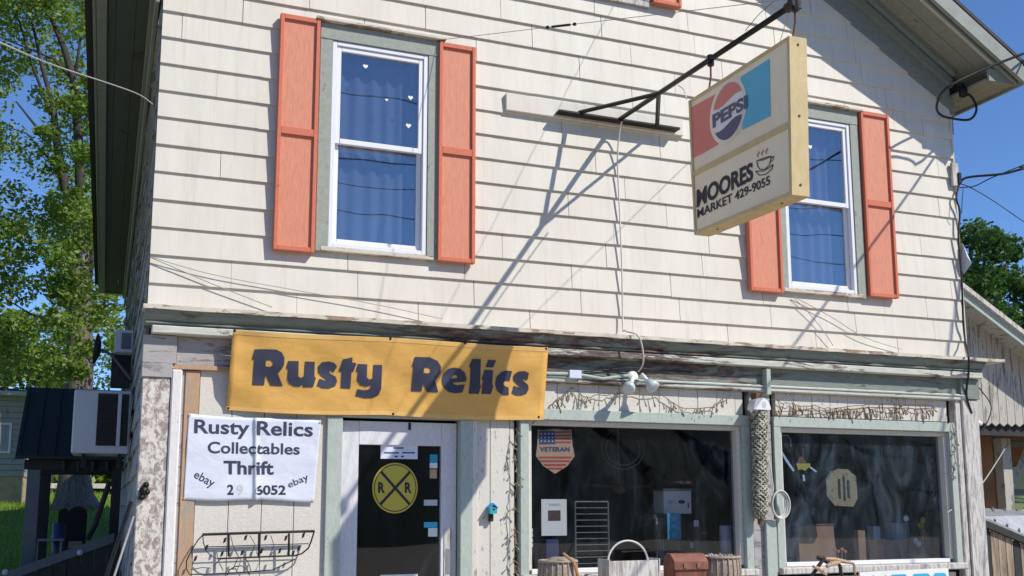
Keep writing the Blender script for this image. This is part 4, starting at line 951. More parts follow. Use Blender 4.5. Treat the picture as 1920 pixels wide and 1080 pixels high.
for i, (d, mt, lb) in enumerate((((806, 852, 820, 872), 'blueprint', 'blue sticker high on the right edge of the door glass'), ((806, 880, 819, 897), 'flagtan', 'tan square sticker on the right edge of the door glass'),
                               ((795, 937, 820, 948), 'fadegrey', 'grey narrow sticker right of the crossing sign'), ((795, 979, 820, 989), 'signblue', 'bright blue narrow sticker low on the door glass'), ((803, 990, 820, 1006), 'paper', 'white square sticker below the blue one on the door'),
                               ((713, 1078, 783, 1100), 'paper', 'white paper notice at the bottom edge of the door glass'))):
    card('door_sticker', *d, -.006, MT[mt], lb, 'sticker', .002)
card('door_sticker', 806, 868, 820, 878, -.009, MT['paper'], 'small white sticker just under the high blue door sticker', 'sticker', .002)
# shield
def pf(pts, Y, k=6, ox=940, oy=740): return [at(ox+x/k, oy+y/k, Y) for x, y in pts]
VS = empty('veteran_shield', at(1041, 885, .024), 'shield-shaped stars and stripes sign reading veteran, inside the left window', 'sign')
SHP = [(410,390),(470,400),(600,385),(730,400),(790,390),(800,560),(825,690),(745,800),(605,890),(470,800),(390,690),(405,560)]
MB().prism(pf(SHP, .026), (0, .004, 0)).build('plate', MT['flagtan'], VS)
def vp(name, pts, mat, Y=.0245): MB().prism(pf(pts, Y), (0, .001, 0)).build(name, mat, VS)
vp('canton', [(425,405),(600,405),(605,555),(425,560)], MT['flagblue'])
for k in range(4): vp('stripe', [(605,412+38*k),(785,410+38*k),(788,430+38*k),(605,432+38*k)], MT['flagred'])
for k in range(4):
    y = 695+42*k; w0 = 190-44*max(0, k-.6); vp('stripe', [(605-w0,y),(605+w0,y),(605+w0-8,y+22),(605-w0+8,y+22)], MT['flagred'])
for i in range(4):
    for j in range(3): vp('star', [(450+42*i+8*cos(2*pi*k/5+pi/2), 440+42*j-8*sin(2*pi*k/5+pi/2)) for k in range(5)], MT['white'], .0235)
text_on('lettering', 'VETERAN', [(940+x/6, 740+y/6) for x, y in ((435,588),(770,588),(770,640),(435,640))], MT['flagblue'], VS, lambda x, y: at(x, y, .0235), .03)
OV = empty('oval_decal', at(1170, 855, .03), 'faint dark oval decal high in the left shop window', 'decal')
m = MB(); oc = at(1168, 842, .03)
for rr in (1.0, .8):
    P = [(oc.x+rr*.20*cos(2*pi*i/40), .03, oc.z+rr*.17*sin(2*pi*i/40)) for i in range(41)]; MB().tube(P, .004, 4, False).build('ring', MT['dark'], OV)
e_, a, b = card('notice_poster', 1015, 936, 1063, 1004, .10, MT['paper'], 'white notice poster with a small brown picture in the left window', 'poster', .004)
p, q2 = at(1028, 957, .098), at(1051, 976, .098); MB().box(p.x, q2.x, .0965, .0995, q2.z, p.z).build('picture', MT['rustbrown'], e_)
p, q2 = at(1030, 944, .098), at(1050, 947, .098); MB().box(p.x, q2.x, .0965, .0995, q2.z, p.z).build('print_line', MT['fadegrey'], e_)
E_ = empty('card_strip', at(993, 1025, .03), 'strip of four white cards at the left edge of the left window', 'cards')
for k, y in enumerate((991, 1000, 1010, 1019)): p, q2 = at(988, y, .03), at(999, y+7, .03); MB().box(p.x, q2.x, .028, .030, q2.z, p.z).build('card', MT['paper'], E_)
# wire rack
RK = empty('wire_rack', at(1106, 1062, .35), 'grey wire grille rack standing inside the left window', 'rack')
a, b = at(1078, 941, .35), at(1140, 943, .35); zlow = .9
for x in (a.x, b.x): MB().tube([(x, .35, a.z), (x, .35, zlow)], .008, 6).build('post', MT['rackgrey'], RK)
for k in range(14): z = a.z-.052*k; MB().tube([(a.x, .35, z), (b.x, .35, z)], .0045 if k else .008, 5).build('wire', MT['rackgrey'], RK)
bx_ = at(1036, 1012, .3); tag(MB().box(bx_.x-.06, bx_.x+.06, .3, .42, .9, bx_.z).build('box', MT['signnavy'], bevel=.004), 'small dark blue box under the white poster in the window', 'box')
WSH = empty('window_bench', (5.4, .3, .25), 'low dark display bench inside the shop windows', 'bench')
B('top', MT['floor'], WSH, 3.2, 7.45, .07, .75, .86, .90)
for x in (3.3, 5.3, 7.3): B('leg', MT['floor'], WSH, x, x+.08, .1, .7, .25, .859)
# cabinet with box, tag and lamp
OC = empty('tall_cabinet', (at(1240, 1050, .55).x, .6, .9), 'narrow olive cabinet standing in the left window', 'cabinet')
a, b = at(1226, 964, .5), at(1249, 964, .5); B('case', MT['olive'], OC, a.x, b.x+.14, .5, .7, .901, a.z); B('panel', MT['shedwood'], OC, a.x+.01, a.x+.09, .488, .499, .95, a.z-.03)
WBX = empty('white_box', (at(1268, 960, .5).x, .55, a.z), 'white box with blue oval prints on top of the olive cabinet', 'box')
p, q2 = at(1243, 920, .5), at(1296, 958, .5); B('carton', MT['paper'], WBX, p.x, q2.x, .49, .68, a.z+.002, p.z, bevel=.004); B('lid', MT['steel'], WBX, p.x-.01, q2.x+.01, .48, .69, p.z+.001, p.z+.02)
for x in (1257, 1278):
    c = at(x, 941, .488); MB().prism([(c.x+.035*cos(2*pi*i/16), .486, c.z+.018*sin(2*pi*i/16)) for i in range(16)], (0, .002, 0)).build('oval_print', MT['signnavy'] if x > 1260 else MT['fadegrey'], WBX)
MB().box(at(1265, 0, .486).x-.006, at(1265, 0, .486).x+.006, .486, .488, at(0, 957, .488).z, at(0, 945, .488).z).build('ink_stroke', MT['signnavy'], WBX)
E_, a2, b2 = card('blue_tag', 1251, 962, 1277, 1011, .40, MT['blueprint'], 'bright blue printed tag hanging below the white box', 'tag', .004)
for k in range(3): p = at(1264, 972+15*k, .398); MB().prism([(p.x+.03*cos(2*pi*i/10), .3975, p.z+.022*sin(2*pi*i/10)) for i in range(10)], (0, .001, 0)).build('print_blot', MT['signblue'], E_)
lc = at(1272, 905, .9); LM = empty('copper_lamp', lc, 'copper dome lamp shade hanging inside the left window', 'lamp')
MB().lathe([(.012, .16), (.03, .12), (.09, .08), (.14, .02), (.15, -.02), (.14, -.02)], lc, 20).build('shade', MT['copper'], LM, smooth=True); MB().tube([lc+Vector((0, 0, .14)), Vector((lc.x, lc.y, 2.955))], .006, 6).build('cord', MT['cable'], LM)
fc = at(1160, 918, 2.2); FN = empty('ceiling_fan', fc, 'dim ceiling fan lamp deep inside behind the left window', 'fan')
MB().lathe([(0, -.05), (.06, -.04), (.09, 0), (.03, .05)], fc, 14).build('lamp_bowl', MT['flagtan'], FN, smooth=True)
for k in range(4): an = k*pi/2+.3; MB().prism([fc+Vector((cos(an)*.08-sin(an)*.03, sin(an)*.08+cos(an)*.03, .03)), fc+Vector((cos(an)*.45-sin(an)*.05, sin(an)*.45+cos(an)*.05, .05)), fc+Vector((cos(an)*.45+sin(an)*.05, sin(an)*.45-cos(an)*.05, .03)), fc+Vector((cos(an)*.08+sin(an)*.03, sin(an)*.08-cos(an)*.03, .02))], (0, 0, .008)).build('blade', MT['flagtan'], FN)
MB().tube([fc+Vector((0, 0, .04)), Vector((fc.x, fc.y, 2.955))], .012, 6).build('rod', MT['flagtan'], FN)
MB().tube([fc+Vector((0, 0, -.05)), fc+Vector((0, 0, -.22))], .003, 5).build('pull_chain', MT['flagtan'], FN)
cy_ = at(1360, 985, .25); tag(MB().lathe([(.0, .9-cy_.z), (.055, .901-cy_.z), (.055, -.01), (.05, 0), (0, 0)], cy_, 16).build('canister', MT['whitevinyl'], smooth=True), 'white cylinder canister at the right of the left window', 'canister')
tc = at(1300, 975, .5)
TR = empty('trinket_stand', (tc.x, .5, .9), 'stand of mixed trinkets with a red handle beside the blue tag', 'stand')
B('stand', MT['floor'], TR, tc.x-.05, tc.x+.06, .47, .53, .901, tc.z-.02); B('card', MT['paper'], TR, tc.x-.03, tc.x+.02, .44, .45, tc.z-.06, tc.z+.0); B('handle', MT['colour_red'], TR, tc.x+.03, tc.x+.11, .44, .46, tc.z-.13, tc.z-.10); B('tin', MT['paper'], TR, tc.x-.07, tc.x-.04, .44, .46, tc.z-.25, tc.z-.20)
# right window
OS = empty('octagonal_sign', at(1580, 950, .03), 'tan octagonal carved sign in the right window', 'sign')
OCT = [(1557,885),(1572,879),(1590,880),(1605,893),(1608,935),(1600,950),(1566,948),(1551,930),(1549,900)]
MB().prism([at(x, y, .032) for x, y in OCT], (0, .012, 0)).build('plaque', MT['octan'], OS)
for (x0, y0, x1, y1) in ((1571,898,1577,935), (1580,893,1586,938), (1588,900,1594,934)): p, q2 = at(x0, y0, .03), at(x1, y1, .03); MB().box(p.x, q2.x, .029, .0315, q2.z, p.z).build('figure', MT['darkwood'], OS)
SO = empty('star_ornament', at(1500, 855, .05), 'orange and yellow suncatcher with white feathers in the right window', 'ornament')
def op(name, pts, mat, Y=.05): MB().prism([at(x, y, Y) for x, y in pts], (0, .006, 0)).build(name, mat, SO)
op('body', [(1500,856),(1505,857),(1513,868),(1519,869),(1494,869)], MT['leather']); op('fringe', [(1493,869),(1519,869),(1520,876),(1514,878),(1510,883),(1504,880),(1497,881)], MT['colour_yel'], .049)
op('feather', [(1463,835),(1466,845),(1478,864),(1490,882),(1487,884),(1474,866),(1461,842)], MT['whitevinyl']); op('feather', [(1518,873),(1532,884),(1530,886),(1517,876)], MT['whitevinyl']); op('feather', [(1505,890),(1508,890),(1510,902),(1506,902)], MT['whitevinyl'])
MB().tube([at(x, y, .055) for x, y in ((1462,838),(1461,825),(1466,817),(1476,816),(1482,824),(1483,838))], .004, 5).build('wire', MT['whitecable'], SO)
MB().tube([at(1505, 857, .053), at(1507, 815, .053)], .004, 5).build('cord', MT['flagred'], SO)
def goods(name, x0, y0, x1, y1, Y, dp, mat, label, cat):
    a, b = at(x0, y0, Y), at(x1, y1, Y); return tag(MB().box(a.x, b.x, Y, Y+dp, .902, a.z).build(name, mat, bevel=.006), label, cat)
CB = empty('picture_frame', (at(1525, 1045, .3).x, .3, .9), 'brown wooden picture frame leaning in the right window', 'frame')
a, b = at(1500, 987, .3), at(1566, 987, .3)
MB().hexa([(a.x-.03, .28, .902), (b.x, .28, .902), (b.x, .31, .902), (a.x-.03, .31, .902)], [(a.x, .33, a.z), (b.x, .33, a.z), (b.x, .36, a.z), (a.x, .36, a.z)]).build('panel', MT['cardboard'], CB)
B('top_rail', MT['leather'], CB, a.x-.01, b.x+.01, .325, .365, a.z+.001, a.z+.02)
goods('jar', 1608, 995, 1625, 1040, .25, .06, MT['cardboard'], 'narrow orange-brown jar in the right window', 'jar')
goods('carton', 1638, 987, 1652, 1010, .5, .10, MT['paper'], 'small white carton standing in the right window', 'box')
goods('carton', 1673, 981, 1707, 1012, .55, .12, MT['fadegrey'], 'larger grey carton behind the small white one', 'box')
goods('bin', 1628, 1014, 1720, 1044, .4, .2, MT['rustbrown'], 'long dark brown bin low in the right window', 'bin')
FLW = empty('paper_flowers', (at(1732, 1040, .2).x, .2, .9), 'red, yellow and white paper flowers at the right window corner', 'flowers')
for x, y, mt in ((1731, 975, 'colour_yel'), (1727, 985, 'colour_yel'), (1733, 1000, 'colour_red'), (1729, 1010, 'colour_red'), (1718, 1014, 'paper'), (1723, 1020, 'paper'), (1700, 972, 'paper')):
    c = at(x, y, .2+.02*(x % 3))
    MB().lathe([(0, -.012), (.02, -.01), (.034, .005), (.02, .014), (0, .016)], c, 8, 'y').build('bloom', MT[mt], FLW); MB().tube([c, Vector((c.x-.05, c.y+.02, .902))], .004, 5).build('stem', MT['octan'], FLW)
PF = empty('magenta_posy', (at(1575, 1035, .2).x, .2, .9), 'small magenta posy beside the leaning frame', 'flowers')
for k in range(6): c = at(1565+5*(k % 3)+2*k, 1030+4*(k % 2), .2); MB().lathe([(0, -.01), (.016, -.006), (.018, .006), (0, .01)], c, 7, 'y').build('bloom', MT['signred'], PF); MB().tube([c, Vector((c.x, c.y+.01, .902))], .003, 5).build('stem', MT['octan'], PF)

# ------------------------------------------------------------------ left side: air conditioner, dish, porch
AC = empty('air_conditioner', (0, 2.2, 2.06), 'pale grey window air conditioner sticking out of the side wall', 'air conditioner')
ax0, ax1, az0, az1 = -.285, XL-.036, 2.06, 2.615
MB().box(ax0, ax1, 2.0, 2.62, az0, az1).build('housing', MT['acgrey'], AC, bevel=.012)
gx0, gx1, gz0, gz1 = -.09, ax1-.02, 2.125, 2.585
B('grille_back', MT['grille'], AC, gx0, gx1, 1.994, 1.999, gz0, gz1, bevel=0)
for k in range(20): z = gz0+.012+(gz1-gz0-.02)*k/20; MB().hexa([(gx0, 1.982, z), (gx1, 1.982, z), (gx1, 1.9935, z+.008), (gx0, 1.9935, z+.008)], [(gx0, 1.982, z+.004), (gx1, 1.982, z+.004), (gx1, 1.9935, z+.012), (gx0, 1.9935, z+.012)]).build('louvre', MT['grille'], AC)
xm_ = gx0+.165; B('divider', MT['acgrey'], AC, xm_, xm_+.03, 1.978, 1.9815, gz0, gz1)
B('support_bracket', MT['iron'], AC, -.2, -.17, 2.05, 2.55, 1.93, 2.058); B('support_bracket', MT['iron'], AC, .1, .13, 2.05, 2.55, 1.93, 2.058)
dc = at(190, 655, 3.2)
DS = empty('satellite_dish', dc, 'small dark satellite dish on the side wall above the air conditioner', 'dish')
n = 18; m = MB(); vs = [dc+Vector((-.05, -.0, 0))]
ax = Vector((-.985, .12, .1)).normalized(); u_ = ax.cross(Vector((0, 0, 1))).normalized(); v_ = u_.cross(ax)
for r_, d_ in ((.08, .012), (.155, .045)):
    vs += [dc+ax*d_*1.0+u_*r_*cos(2*pi*k/n)*.9+v_*r_*sin(2*pi*k/n) for k in range(n)]
fs = [(0, 1+k, 1+(k+1) % n) for k in range(n)]+[(1+k, 1+n+k, 1+n+(k+1) % n, 1+(k+1) % n) for k in range(n)]
do = m.add(vs, fs).build('reflector', MT['grille'], DS, smooth=True); sd = do.modifiers.new('s', 'SOLIDIFY'); sd.thickness = .01
MB().tube([dc, dc+Vector((.10, .02, -.05)), Vector((XL-.03, 3.25, dc.z-.28))], .016, 8).build('arm', MT['greypost'], DS)
mb = at(217, 640, 3.0); MBX = empty('meter_box', (XL-.1, 3.0, mb.z-.12), 'light grey utility box high on the side wall', 'box')
B('case', MT['acgrey'], MBX, XL-.20, XL-.035, 2.95, 3.15, mb.z-.11, mb.z+.11); B('cover', MT['greypost'], MBX, XL-.14, XL-.05, 2.942, 2.949, mb.z-.08, mb.z+.08)
db = at(214, 695, 3.4); tag(MB().box(XL-.22, XL-.035, 3.3, 3.5, db.z-.17, db.z+.17).build('vent_box', MT['darkwood'], bevel=.006), 'black vent box below the grey utility box', 'box')
# porch
PO = empty('side_porch', (-.4, 5, .8), 'dark porch with green standing-seam roof against the left wall', 'porch')
px0, px1 = -.86, XL-.04
z_e, z_r = 2.115, 2.93
RFo = MB().prism([(px0, 3.95, z_e), (px0, 5.0, z_r), (px0, 6.05, z_e), (px0, 6.05, z_e-.03), (px0, 5.0, z_r-.035), (px0, 3.95, z_e-.03)], (px1-px0, 0, 0)).build('roof', MT['roofgreen'], PO)
k = 0
while px0+.02+.165*k < px1:
    x = px0+.02+.165*k; MB().prism([(x, 3.94, z_e+.002), (x, 5.0, z_r+.002), (x, 5.0, z_r+.03), (x, 3.94, z_e+.03)], (.014, 0, 0)).build('seam', MT['roofgreen'], RFo); k += 1
B('beam', MT['darkwood'], PO, px0+.08, px1, 4.06, 4.16, 1.98, 2.08); B('beam', MT['darkwood'], PO, px0+.08, px1, 5.85, 5.95, 1.98, 2.08)
B('post', MT['greypost'], PO, -.745, -.62, 4.05, 4.17, .8, 1.979); B('post', MT['darkwood'], PO, -.72, -.60, 5.84, 5.96, .8, 1.979); B('post', MT['darkwood'], PO, .07, .165, 4.05, 4.17, .8, 1.979)
for x in (-.42, -.28, -.14, .0): B('rafter_tail', MT['darkwood'], PO, x, x+.03, 3.97, 4.055, 1.96, 2.07)
B('deck', MT['darkwood'], PO, px0, px1, 3.7, 6.0, .70, .80)
rx0, rz0, rx1, rz1 = -1.15, .86, .12, 1.335
def rz(x): return rz0+(rz1-rz0)*(x-rx0)/(rx1-rx0)
MB().hexa([(rx0, 3.50, rz0-.09), (rx1, 3.50, rz1-.09), (rx1, 3.56, rz1-.09), (rx0, 3.56, rz0-.09)], [(rx0, 3.50, rz0), (rx1, 3.50, rz1), (rx1, 3.56, rz1), (rx0, 3.56, rz0)]).build('ramp_rail', MT['greypost'], PO)
x = rx0
while x < rx1-.02:
    MB().hexa([(x, 3.52, .1), (x+.115, 3.52, .1), (x+.115, 3.55, .1), (x, 3.55, .1)], [(x, 3.52, rz(x)-.095), (x+.115, 3.52, rz(x+.115)-.095), (x+.115, 3.55, rz(x+.115)-.095), (x, 3.55, rz(x)-.095)]).build('skirt_board', MT['darkwood'], PO); x += .122
for X_, Z_ in ((at(10, 1073, 3.49).x, at(10, 1073, 3.49).z), (at(150, 1036, 3.49).x, at(150, 1036, 3.49).z)): MB().lathe([(0, -.02), (.028, -.012), (.03, .0)], (X_, 3.50, Z_), 12, 'y').build('rail_light', MT['acgrey'], PO, smooth=True)
hr_ = [at(205, 905, 3.7), at(178, 985, 3.9), at(165, 1010, 4.0)]; MB().tube(hr_, .028, 8).build('hand_rail', MT['darkwood'], PO)
def chair(name, cx, cy, w_, hh_, mat, label):
    E_ = empty(name, (cx, cy, .8), label, 'chair'); z = .8
    MB().prism([(cx-w_/2, cy+.2, z+.3), (cx+w_/2, cy+.2, z+.3)]+[(cx+w_/2*cos(t), cy+.2, z+hh_-w_/2+w_/2*sin(t)) for t in [pi*i/12 for i in range(13)]], (0, .03, 0)).build('backrest', mat, E_)
    B('seat', mat, E_, cx-w_/2, cx+w_/2, cy-.2, cy+.19, z+.30, z+.34)
    for sx in (-1, 1):
        for sy in (-.18, .16): B('leg', mat, E_, cx+sx*(w_/2-.02)-.015, cx+sx*(w_/2-.02)+.015, cy+sy, cy+sy+.03, z+.001, z+.299)
    B('seat_cushion', MT['flagtan'], E_, cx-w_/2+.03, cx+w_/2-.03, cy-.15, cy+.19, z+.341, z+.41)
    return E_
cc = at(143, 1000, 5.0); chair('porch_chair', cc.x, 5.0, .20, .80, MT['dark'], 'dark round-backed chair with a pale cushion on the porch')
cc = at(117, 1000, 5.4); chair('porch_chair', cc.x, 5.4, .12, .78, MT['dark'], 'narrow dark chair left of the round-backed chair')
cc = at(111, 995, 4.6); tag(MB().lathe([(0, .801-cc.z), (.06, .801-cc.z), (.07, .08), (.065, .08), (.06, .07), (0, .07)], cc, 14).build('bucket', MT['signnavy'], smooth=True), 'blue bucket on the porch in front of the chairs', 'bucket')
cc = at(92, 1018, 4.4); TB = empty('porch_table', (cc.x, 4.4, .8), 'small pale-edged table on the porch beside the post', 'table')
B('top', MT['greyboard'], TB, cc.x-.14, cc.x+.14, 4.3, 4.6, cc.z+.02, cc.z+.04)
for sx in (-.12, .12):
    for y_ in (4.32, 4.56): B('leg', MT['greyboard'], TB, cc.x+sx-.012, cc.x+sx+.012, y_, y_+.02, .801, cc.z+.019)
# white outbuilding far left
OBd = empty('outbuilding', (-3.5, 21, 1.6), 'small white painted outbuilding with yellow stone base behind the porch', 'building')
ox0, ox1 = -8.0, at(46, 850, 20).x
B('stone_base', MT['stone'], OBd, ox0, ox1-.02, 20.02, 25, 1.0, at(20, 893, 20).z, bevel=0)
z = at(20, 893, 20).z+.002; zt_ = at(20, 742, 20).z
while z < zt_-.02: B('clapboard', MT['whiteblock'], OBd, ox0, ox1, 20.0+rnd.uniform(-.004, 0), 25, z, z+.134, bevel=.006); z += .14
MB().prism([(ox0-.2, 19.7, zt_), (ox1+.15, 19.7, zt_), (ox1+.15, 19.7, zt_+.09), (ox0-.2, 19.7, zt_+.09)], (0, 5.6, 0)).build('roof_edge', MT['acgrey'], OBd)
MB().prism([(ox0-.2, 19.72, zt_+.091), (ox1+.15, 19.72, zt_+.091), (ox0-.2, 19.72, zt_+.8)], (0, 5.6, 0)).build('roof', MT['shingle'], OBd)
a, b = at(-12, 792, 19.98), at(19, 850, 19.98); wn = B('window', MT['white'], OBd, a.x, b.x, 19.96, 19.99, b.z, a.z); B('pane', MT['glass'], wn, a.x+.05, b.x-.05, 19.955, 19.959, b.z+.05, a.z-.05)
FE = empty('rail_fence', (-.8, 24, 1.9), 'weathered two-rail wooden fence behind the big tree', 'fence')
for x in (-3.9, -2.2, -.5, 1.2): B('post', MT['weather'], FE, x-.07, x+.07, 24.0, 24.12, 1.75, 2.30)
for y in (911, 937): zc = at(110, y, 23.97).z; B('rail', MT['weather'], FE, -4.6, 2.0, 23.93, 23.998, zc-.07, zc+.07)

# ------------------------------------------------------------------ right side: wing, shed
WG = empty('side_wing', (9.6, 2, 0), 'low weathered white gabled wing against the right wall', 'building')
def rk(x): return 3.60-.563*(x-8.947)
wx1 = 11.6
x = 7.90
while x < wx1:
    w2 = .118; zt1, zt2 = rk(x)+.10, rk(x+w2)+.10; zb_ = 2.50
    MB().prism([(x+.004, 1.0, zb_), (x+w2/2, 1.0, zb_-.035), (x+w2-.004, 1.0, zb_), (x+w2-.004, 1.0, zt2), (x+.004, 1.0, zt1)], (0, .022, 0)).build('gable_plank', MT['nbwhite'], WG); x += w2
B('backing', MT['dark'], WG, 7.9, wx1, 1.023, 1.04, 2.52, 3.2, bevel=0)
def rslab(name, ya, yb, o0, o1, mat, par=WG): return MB().prism([(7.88, ya, rk(7.88)+o0), (wx1+.2, ya, rk(wx1+.2)+o0), (wx1+.2, ya, rk(wx1+.2)+o1), (7.88, ya, rk(7.88)+o1)], (0, yb-ya, 0)).build(name, mat, par)
wr = rslab('roof', .72, 7, .12, .16, MT['redroof']); rslab('soffit', .74, 1.2, .09, .118, MT['nbwhite'], wr); rslab('rake_board', .70, .719, .02, .17, MT['greenlt'], wr); rslab('rake_trim', .66, .699, .12, .175, MT['weather'], wr)
def rk2(x): return at(1850, 590, 3).z-.42*(x-at(1850, 590, 3).x)
MB().prism([(9.6, 3, rk2(9.6)), (11.5, 3, rk2(11.5)), (11.5, 3, rk2(11.5)+.08), (9.6, 3, rk2(9.6)+.08)], (0, 4, 0)).build('upper_roof', MT['roofgreen'], WG)
MB().prism([(9.6, 3.3, 2.4), (11.4, 3.3, 2.0), (11.4, 3.3, rk2(11.4)-.001), (9.6, 3.3, rk2(9.6)-.001)], (0, .1, 0)).build('upper_wall', MT['redroof'], WG)
B('porch_beam', MT['darkwood'], WG, 7.9, wx1, 1.05, 1.2, 2.36, 2.50)
a, b = at(1822, 806, 1.7), at(1869, 948, 1.7); B('panel_door', MT['cardboard'], WG, a.x-.3, b.x, 1.7, 1.75, .1, 2.42); B('door_trim', MT['shedwood'], WG, b.x+.002, b.x+.10, 1.68, 1.76, .1, 2.42)
a = at(1885, 850, 1.4); B('post', MT['nbwhite'], WG, a.x-.10, a.x+.04, 1.35, 1.47, .1, 2.36)
B('inner_wall', MT['dark'], WG, 7.9, 11.4, 3.0, 3.08, 0, 2.3, bevel=0); B('floor', MT['concrete'], WG, 7.9, 11.6, .9, 3.0, 0, .1, bevel=0)
LR = empty('ladder_rack', at(1905, 950, 1.6), 'grey cross-braced timber rack in the dark wing porch', 'rack')
for y in (832, 922): a, b = at(1880, y-5, 1.5), at(1960, y+6, 1.5); B('rail', MT['greypost'], LR, a.x, b.x, 1.5, 1.56, b.z, a.z)
for (p0, p1) in (((1895, 915), (1925, 845)), ((1890, 1000), (1940, 935))): MB().tube([at(*p0, 1.53), at(*p1, 1.53)], .045, 4).build('brace', MT['weather'], LR)
for xx in (1893, 1950): a = at(xx, 900, 1.6); B('upright', MT['greypost'], LR, a.x-.03, a.x+.03, 1.57, 1.63, .1, 2.1)
SH = empty('lean_to_shed', (9.0, .5, 0), 'board shed with a ribbed tin top at the right edge', 'shed')
a, b = at(1838, 952, .75), at(1922, 958, .75); c, d = at(1842, 968, .2), at(1925, 1003, .2)
e2 = d+(d-c)*1.2; e1 = b+(b-a)*1.2
MB().hexa([c+Vector((0, 0, -.03)), e2+Vector((0, 0, -.03)), e1+Vector((0, 0, -.03)), a+Vector((0, 0, -.03))], [c, e2, e1, a]).build('tin_top', MT['tinroof'], SH)
for k in range(9): t = k/8; MB().tube([c.lerp(e2, t)+Vector((0, 0, .006)), a.lerp(e1, t)+Vector((0, 0, .006))], .014, 6).build('tin_rib', MT['greypost'], SH)
MB().hexa([c+Vector((0, -.02, -.10)), e2+Vector((0, -.02, -.10)), e2+Vector((0, .03, -.10)), c+Vector((0, .03, -.10))], [c+Vector((0, -.02, -.031)), e2+Vector((0, -.02, -.031)), e2+Vector((0, .03, -.031)), c+Vector((0, .03, -.031))]).build('fascia', MT['darkwood'], SH)
x = c.x+.01; k = 0
while x < e2.x-.05: B('board', MT['shedwood'] if k % 4 else MT['darkwood'], SH, x, x+.092, .22, .245, 0, c.z-.11+(e2.z-c.z)*(x-c.x)/(e2.x-c.x), bevel=.002); x += .098; k += 1
wc = at(1830, 787, -.05); tag(MB().tube([at(1820, 782, -.05), at(1828, 790, -.05), at(1840, 795, -.05)], [.03, .035, .02], 8).build('pipe_elbow', MT['white'], smooth=True), 'stub of white pipe at the right end below the cornice', 'pipe')
wire('diagonal_rod', [at(1890, 832, 1.3), at(1835, 915, .3), at(1775, 962, -.13)], .007, MT['greycable'], 'thin grey rod slanting from the wing porch to the right pilaster', 'rod')

# ------------------------------------------------------------------ trees
def leaf_cloud(clumps, n_per, size, rng, droop=.3):
    vs, fs = [], []
    for (c, r) in clumps:
        for _ in range(n_per):
            while True:
                d = Vector((rng.uniform(-1, 1), rng.uniform(-1, 1), rng.uniform(-1, 1)))
                if d.length < 1: break
            p = Vector(c)+Vector((d.x*r, d.y*r, d.z*r*.75))
            a = Vector((rng.gauss(0, 1), rng.gauss(0, 1), rng.gauss(0, .6)-droop)).normalized(); b = a.cross(Vector((rng.gauss(0, 1), rng.gauss(0, 1), rng.gauss(0, 1)))).normalized()
            s = size*rng.uniform(.6, 1.3); k = len(vs)
            vs += [p-a*s, p+b*s*.55, p+a*s, p-b*s*.55]; fs.append((k, k+1, k+2, k+3))
    return vs, fs
def tree(name, label, trunk, limbs, clumps, n_per, size, leaf, bark, seed, barkl=None):
    rng = random.Random(seed); E_ = empty(name, trunk[0][0], label, 'tree')
    MB().tube([p for p, r in trunk], [r for p, r in trunk], 14).build('trunk', bark, E_, smooth=True)
    for l in limbs: MB().tube([p for p, r in l], [r for p, r in l], 7).build('limb', barkl or bark, E_, smooth=True)
    vs, fs = leaf_cloud(clumps, n_per, size, rng)
    MB().add(vs, fs).build('crown', leaf, E_); return E_
rng = random.Random(11)
def P(x, y, Y=18.5): return at(x, y, Y)
TS = 1.35
tb0 = P(142, 958); tb0.z = gh(tb0.x, 18.5)-.1
trunk = [(tb0, .47), (P(141, 945), .39), (P(140, 930), .325), (P(140, 910), .285), (P(141, 880), .255), (P(143, 830), .24), (P(146, 780), .232), (P(150, 680), .23), (P(150, 600), .21), (P(149, 520), .19), (P(146, 440), .17)]
limbs = [[(P(146, 445), .14), (P(130, 390), .12), (P(115, 320), .11), (P(106, 260), .10), (P(100, 200), .07), (P(80, 130), .05), (P(60, 40), .03)],
         [(P(149, 470), .13), (P(150, 330), .12), (P(146, 240), .11), (P(138, 150), .10), (P(120, 90), .08), (P(90, 20), .05), (P(80, -60), .04)],
         [(P(160, 560), .10), (P(172, 480), .09), (P(180, 400), .08), (P(178, 300), .07), (P(165, 180), .05)],
         [(P(104, 265), .05), (P(70, 240), .035), (P(30, 190), .02)], [(P(118, 330), .045), (P(85, 290), .03), (P(50, 250), .02), (P(20, 240), .012)], [(P(138, 150), .05), (P(100, 110), .03), (P(50, 90), .02), (P(0, 70), .012)],
         [(P(148, 640), .06), (P(110, 600), .04), (P(60, 590), .025), (P(10, 560), .015)], [(P(146, 690), .05), (P(95, 690), .035), (P(60, 720), .02)], [(P(95, 215), .05), (P(60, 120), .03), (P(30, 20), .02)], [(P(138, 160), .05), (P(150, 80), .03), (P(160, 0), .02)]]
cl = []
for _ in range(650):
    x, y = rng.uniform(-330, 225), rng.uniform(-260, 730)
    if y > 560 and x < -60: continue
    # leave sky windows
    gaps = ((60, 70, 38), (80, 175, 45), (40, 210, 40), (55, 300, 50), (90, 330, 32), (125, 285, 26), (60, 375, 28), (60, 590, 40), (85, 560, 30), (185, 670, 30), (200, 240, 20), (190, 560, 24))
    if any((x-gx_)**2+(y-gy_)**2 < (gr*1.05)**2 for gx_, gy_, gr in gaps) and rng.random() < .90: continue
    c = at(x, y, rng.uniform(17, 25)); cl.append((c, rng.uniform(.30, .75)))
trunk = [(p, r*TS) for p, r in trunk]; limbs = [[(p, r*TS*.72) for p, r in l] for l in limbs]
MT['barktrunk'] = peel('old bark', (.19, .155, .125), (.11, .09, .075), (.04, .034, .028), .5, 4, (3, 3, .6), chip=.1)
for _ in range(42): cl.append((at(rng.uniform(75, 200), rng.uniform(-40, 700), rng.uniform(14.8, 17.6)), rng.uniform(.22, .48)))
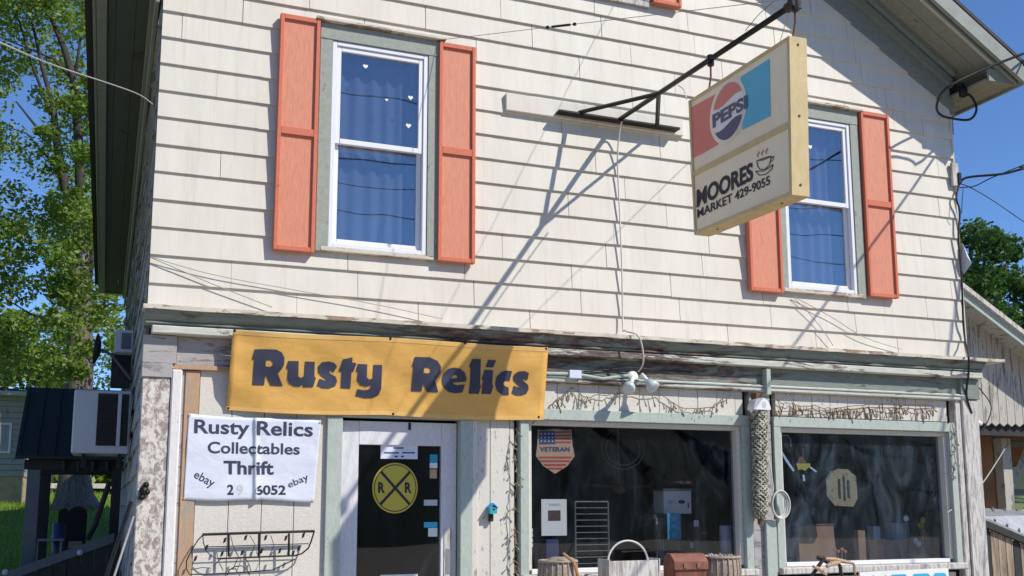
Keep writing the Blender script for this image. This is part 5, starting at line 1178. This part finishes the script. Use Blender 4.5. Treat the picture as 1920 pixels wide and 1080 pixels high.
tree('shade_tree', 'tall spring-green tree with forked dark trunk left of the shop', trunk, limbs, cl, 160, .068, MT['leaf'], MT['barktrunk'], 21, MT['barkdark'])  # limbs take a darker bark, the crown's shade painted in
# bushy trees beyond on the left
for i, (x0, x1, y0, y1, Y, lab) in enumerate(((-160, 110, 585, 730, 30, 'low bushy tree rising behind the white outbuilding'), (130, 260, 800, 905, 27, 'bright green shrubs behind the rail fence'))):
    rg = random.Random(40+i); cs = [(at(rg.uniform(x0, x1), rg.uniform(y0, y1)+20*rg.random(), Y+rg.uniform(-1, 1)), rg.uniform(.4, .9)) for _ in range(60)]
    b0 = at((x0+x1)/2, 905, Y); b0.z = gh(b0.x, Y)-.05; t1 = at((x0+x1)/2, (y0+y1)/2, Y)
    tree('bushy_tree', lab, [(b0, .16), (b0.lerp(t1, .5), .12), (t1, .06)], [], cs, 90, .13, MT['leaf'], MT['barkdark'], 50+i)
rg = random.Random(77); cs = []
while len(cs) < 300:
    x, y = rg.uniform(1700, 2250), rg.uniform(395, 700)
    top = 412+max(0, (x-1815))*.42+(60 if 1900 < x < 1960 else 0)-max(0, x-1950)*.5
    if y < top+12: continue
    if (x-1832)**2+(y-478)**2 < 24**2 and rg.random() < .85: continue
    if (x-1880)**2+(y-565)**2 < 16**2: continue
    cs.append((at(x, y, rg.uniform(15, 20)), rg.uniform(.35, .75)))
b0 = at(1850, 640, 17.5); tr_ = Vector((b0.x, 17.5, 1.5))
tree('leafy_tree', 'dense dark green tree behind the right corner', [(tr_, .28), (Vector((b0.x, 17.5, 4.5)), .2), (at(1845, 520, 17.5), .10)], [[(at(1850, 600, 17.5), .1), (at(1880, 540, 17.5), .05), (at(1890, 480, 17.5), .02)], [(at(1848, 590, 17.5), .1), (at(1825, 520, 17.5), .05), (at(1815, 450, 17.5), .02)]], cs, 150, .12, MT['leaf2'], MT['barkdark'], 78)
# grass on the rise at the left
rg = random.Random(5); vs, fs = [], []
for _ in range(14000):
    x, y = rg.uniform(-3.6, .15), rg.uniform(7, 24)
    if ox0 < x < ox1+.1 and y > 19.9: continue
    z = gh(x, y); h = rg.uniform(.05, .16); a = rg.uniform(0, 2*pi); k = len(vs); l = rg.uniform(-.06, .06)
    vs += [(x-.012*cos(a), y-.012*sin(a), z-.01), (x+.012*cos(a), y+.012*sin(a), z-.01), (x+l, y+l, z+h)]; fs.append((k, k+1, k+2))
tag(MB().add(vs, fs).build('grass', MT['grass']), 'bright green grass and weeds on the rise behind the porch', 'grass', kind='stuff')
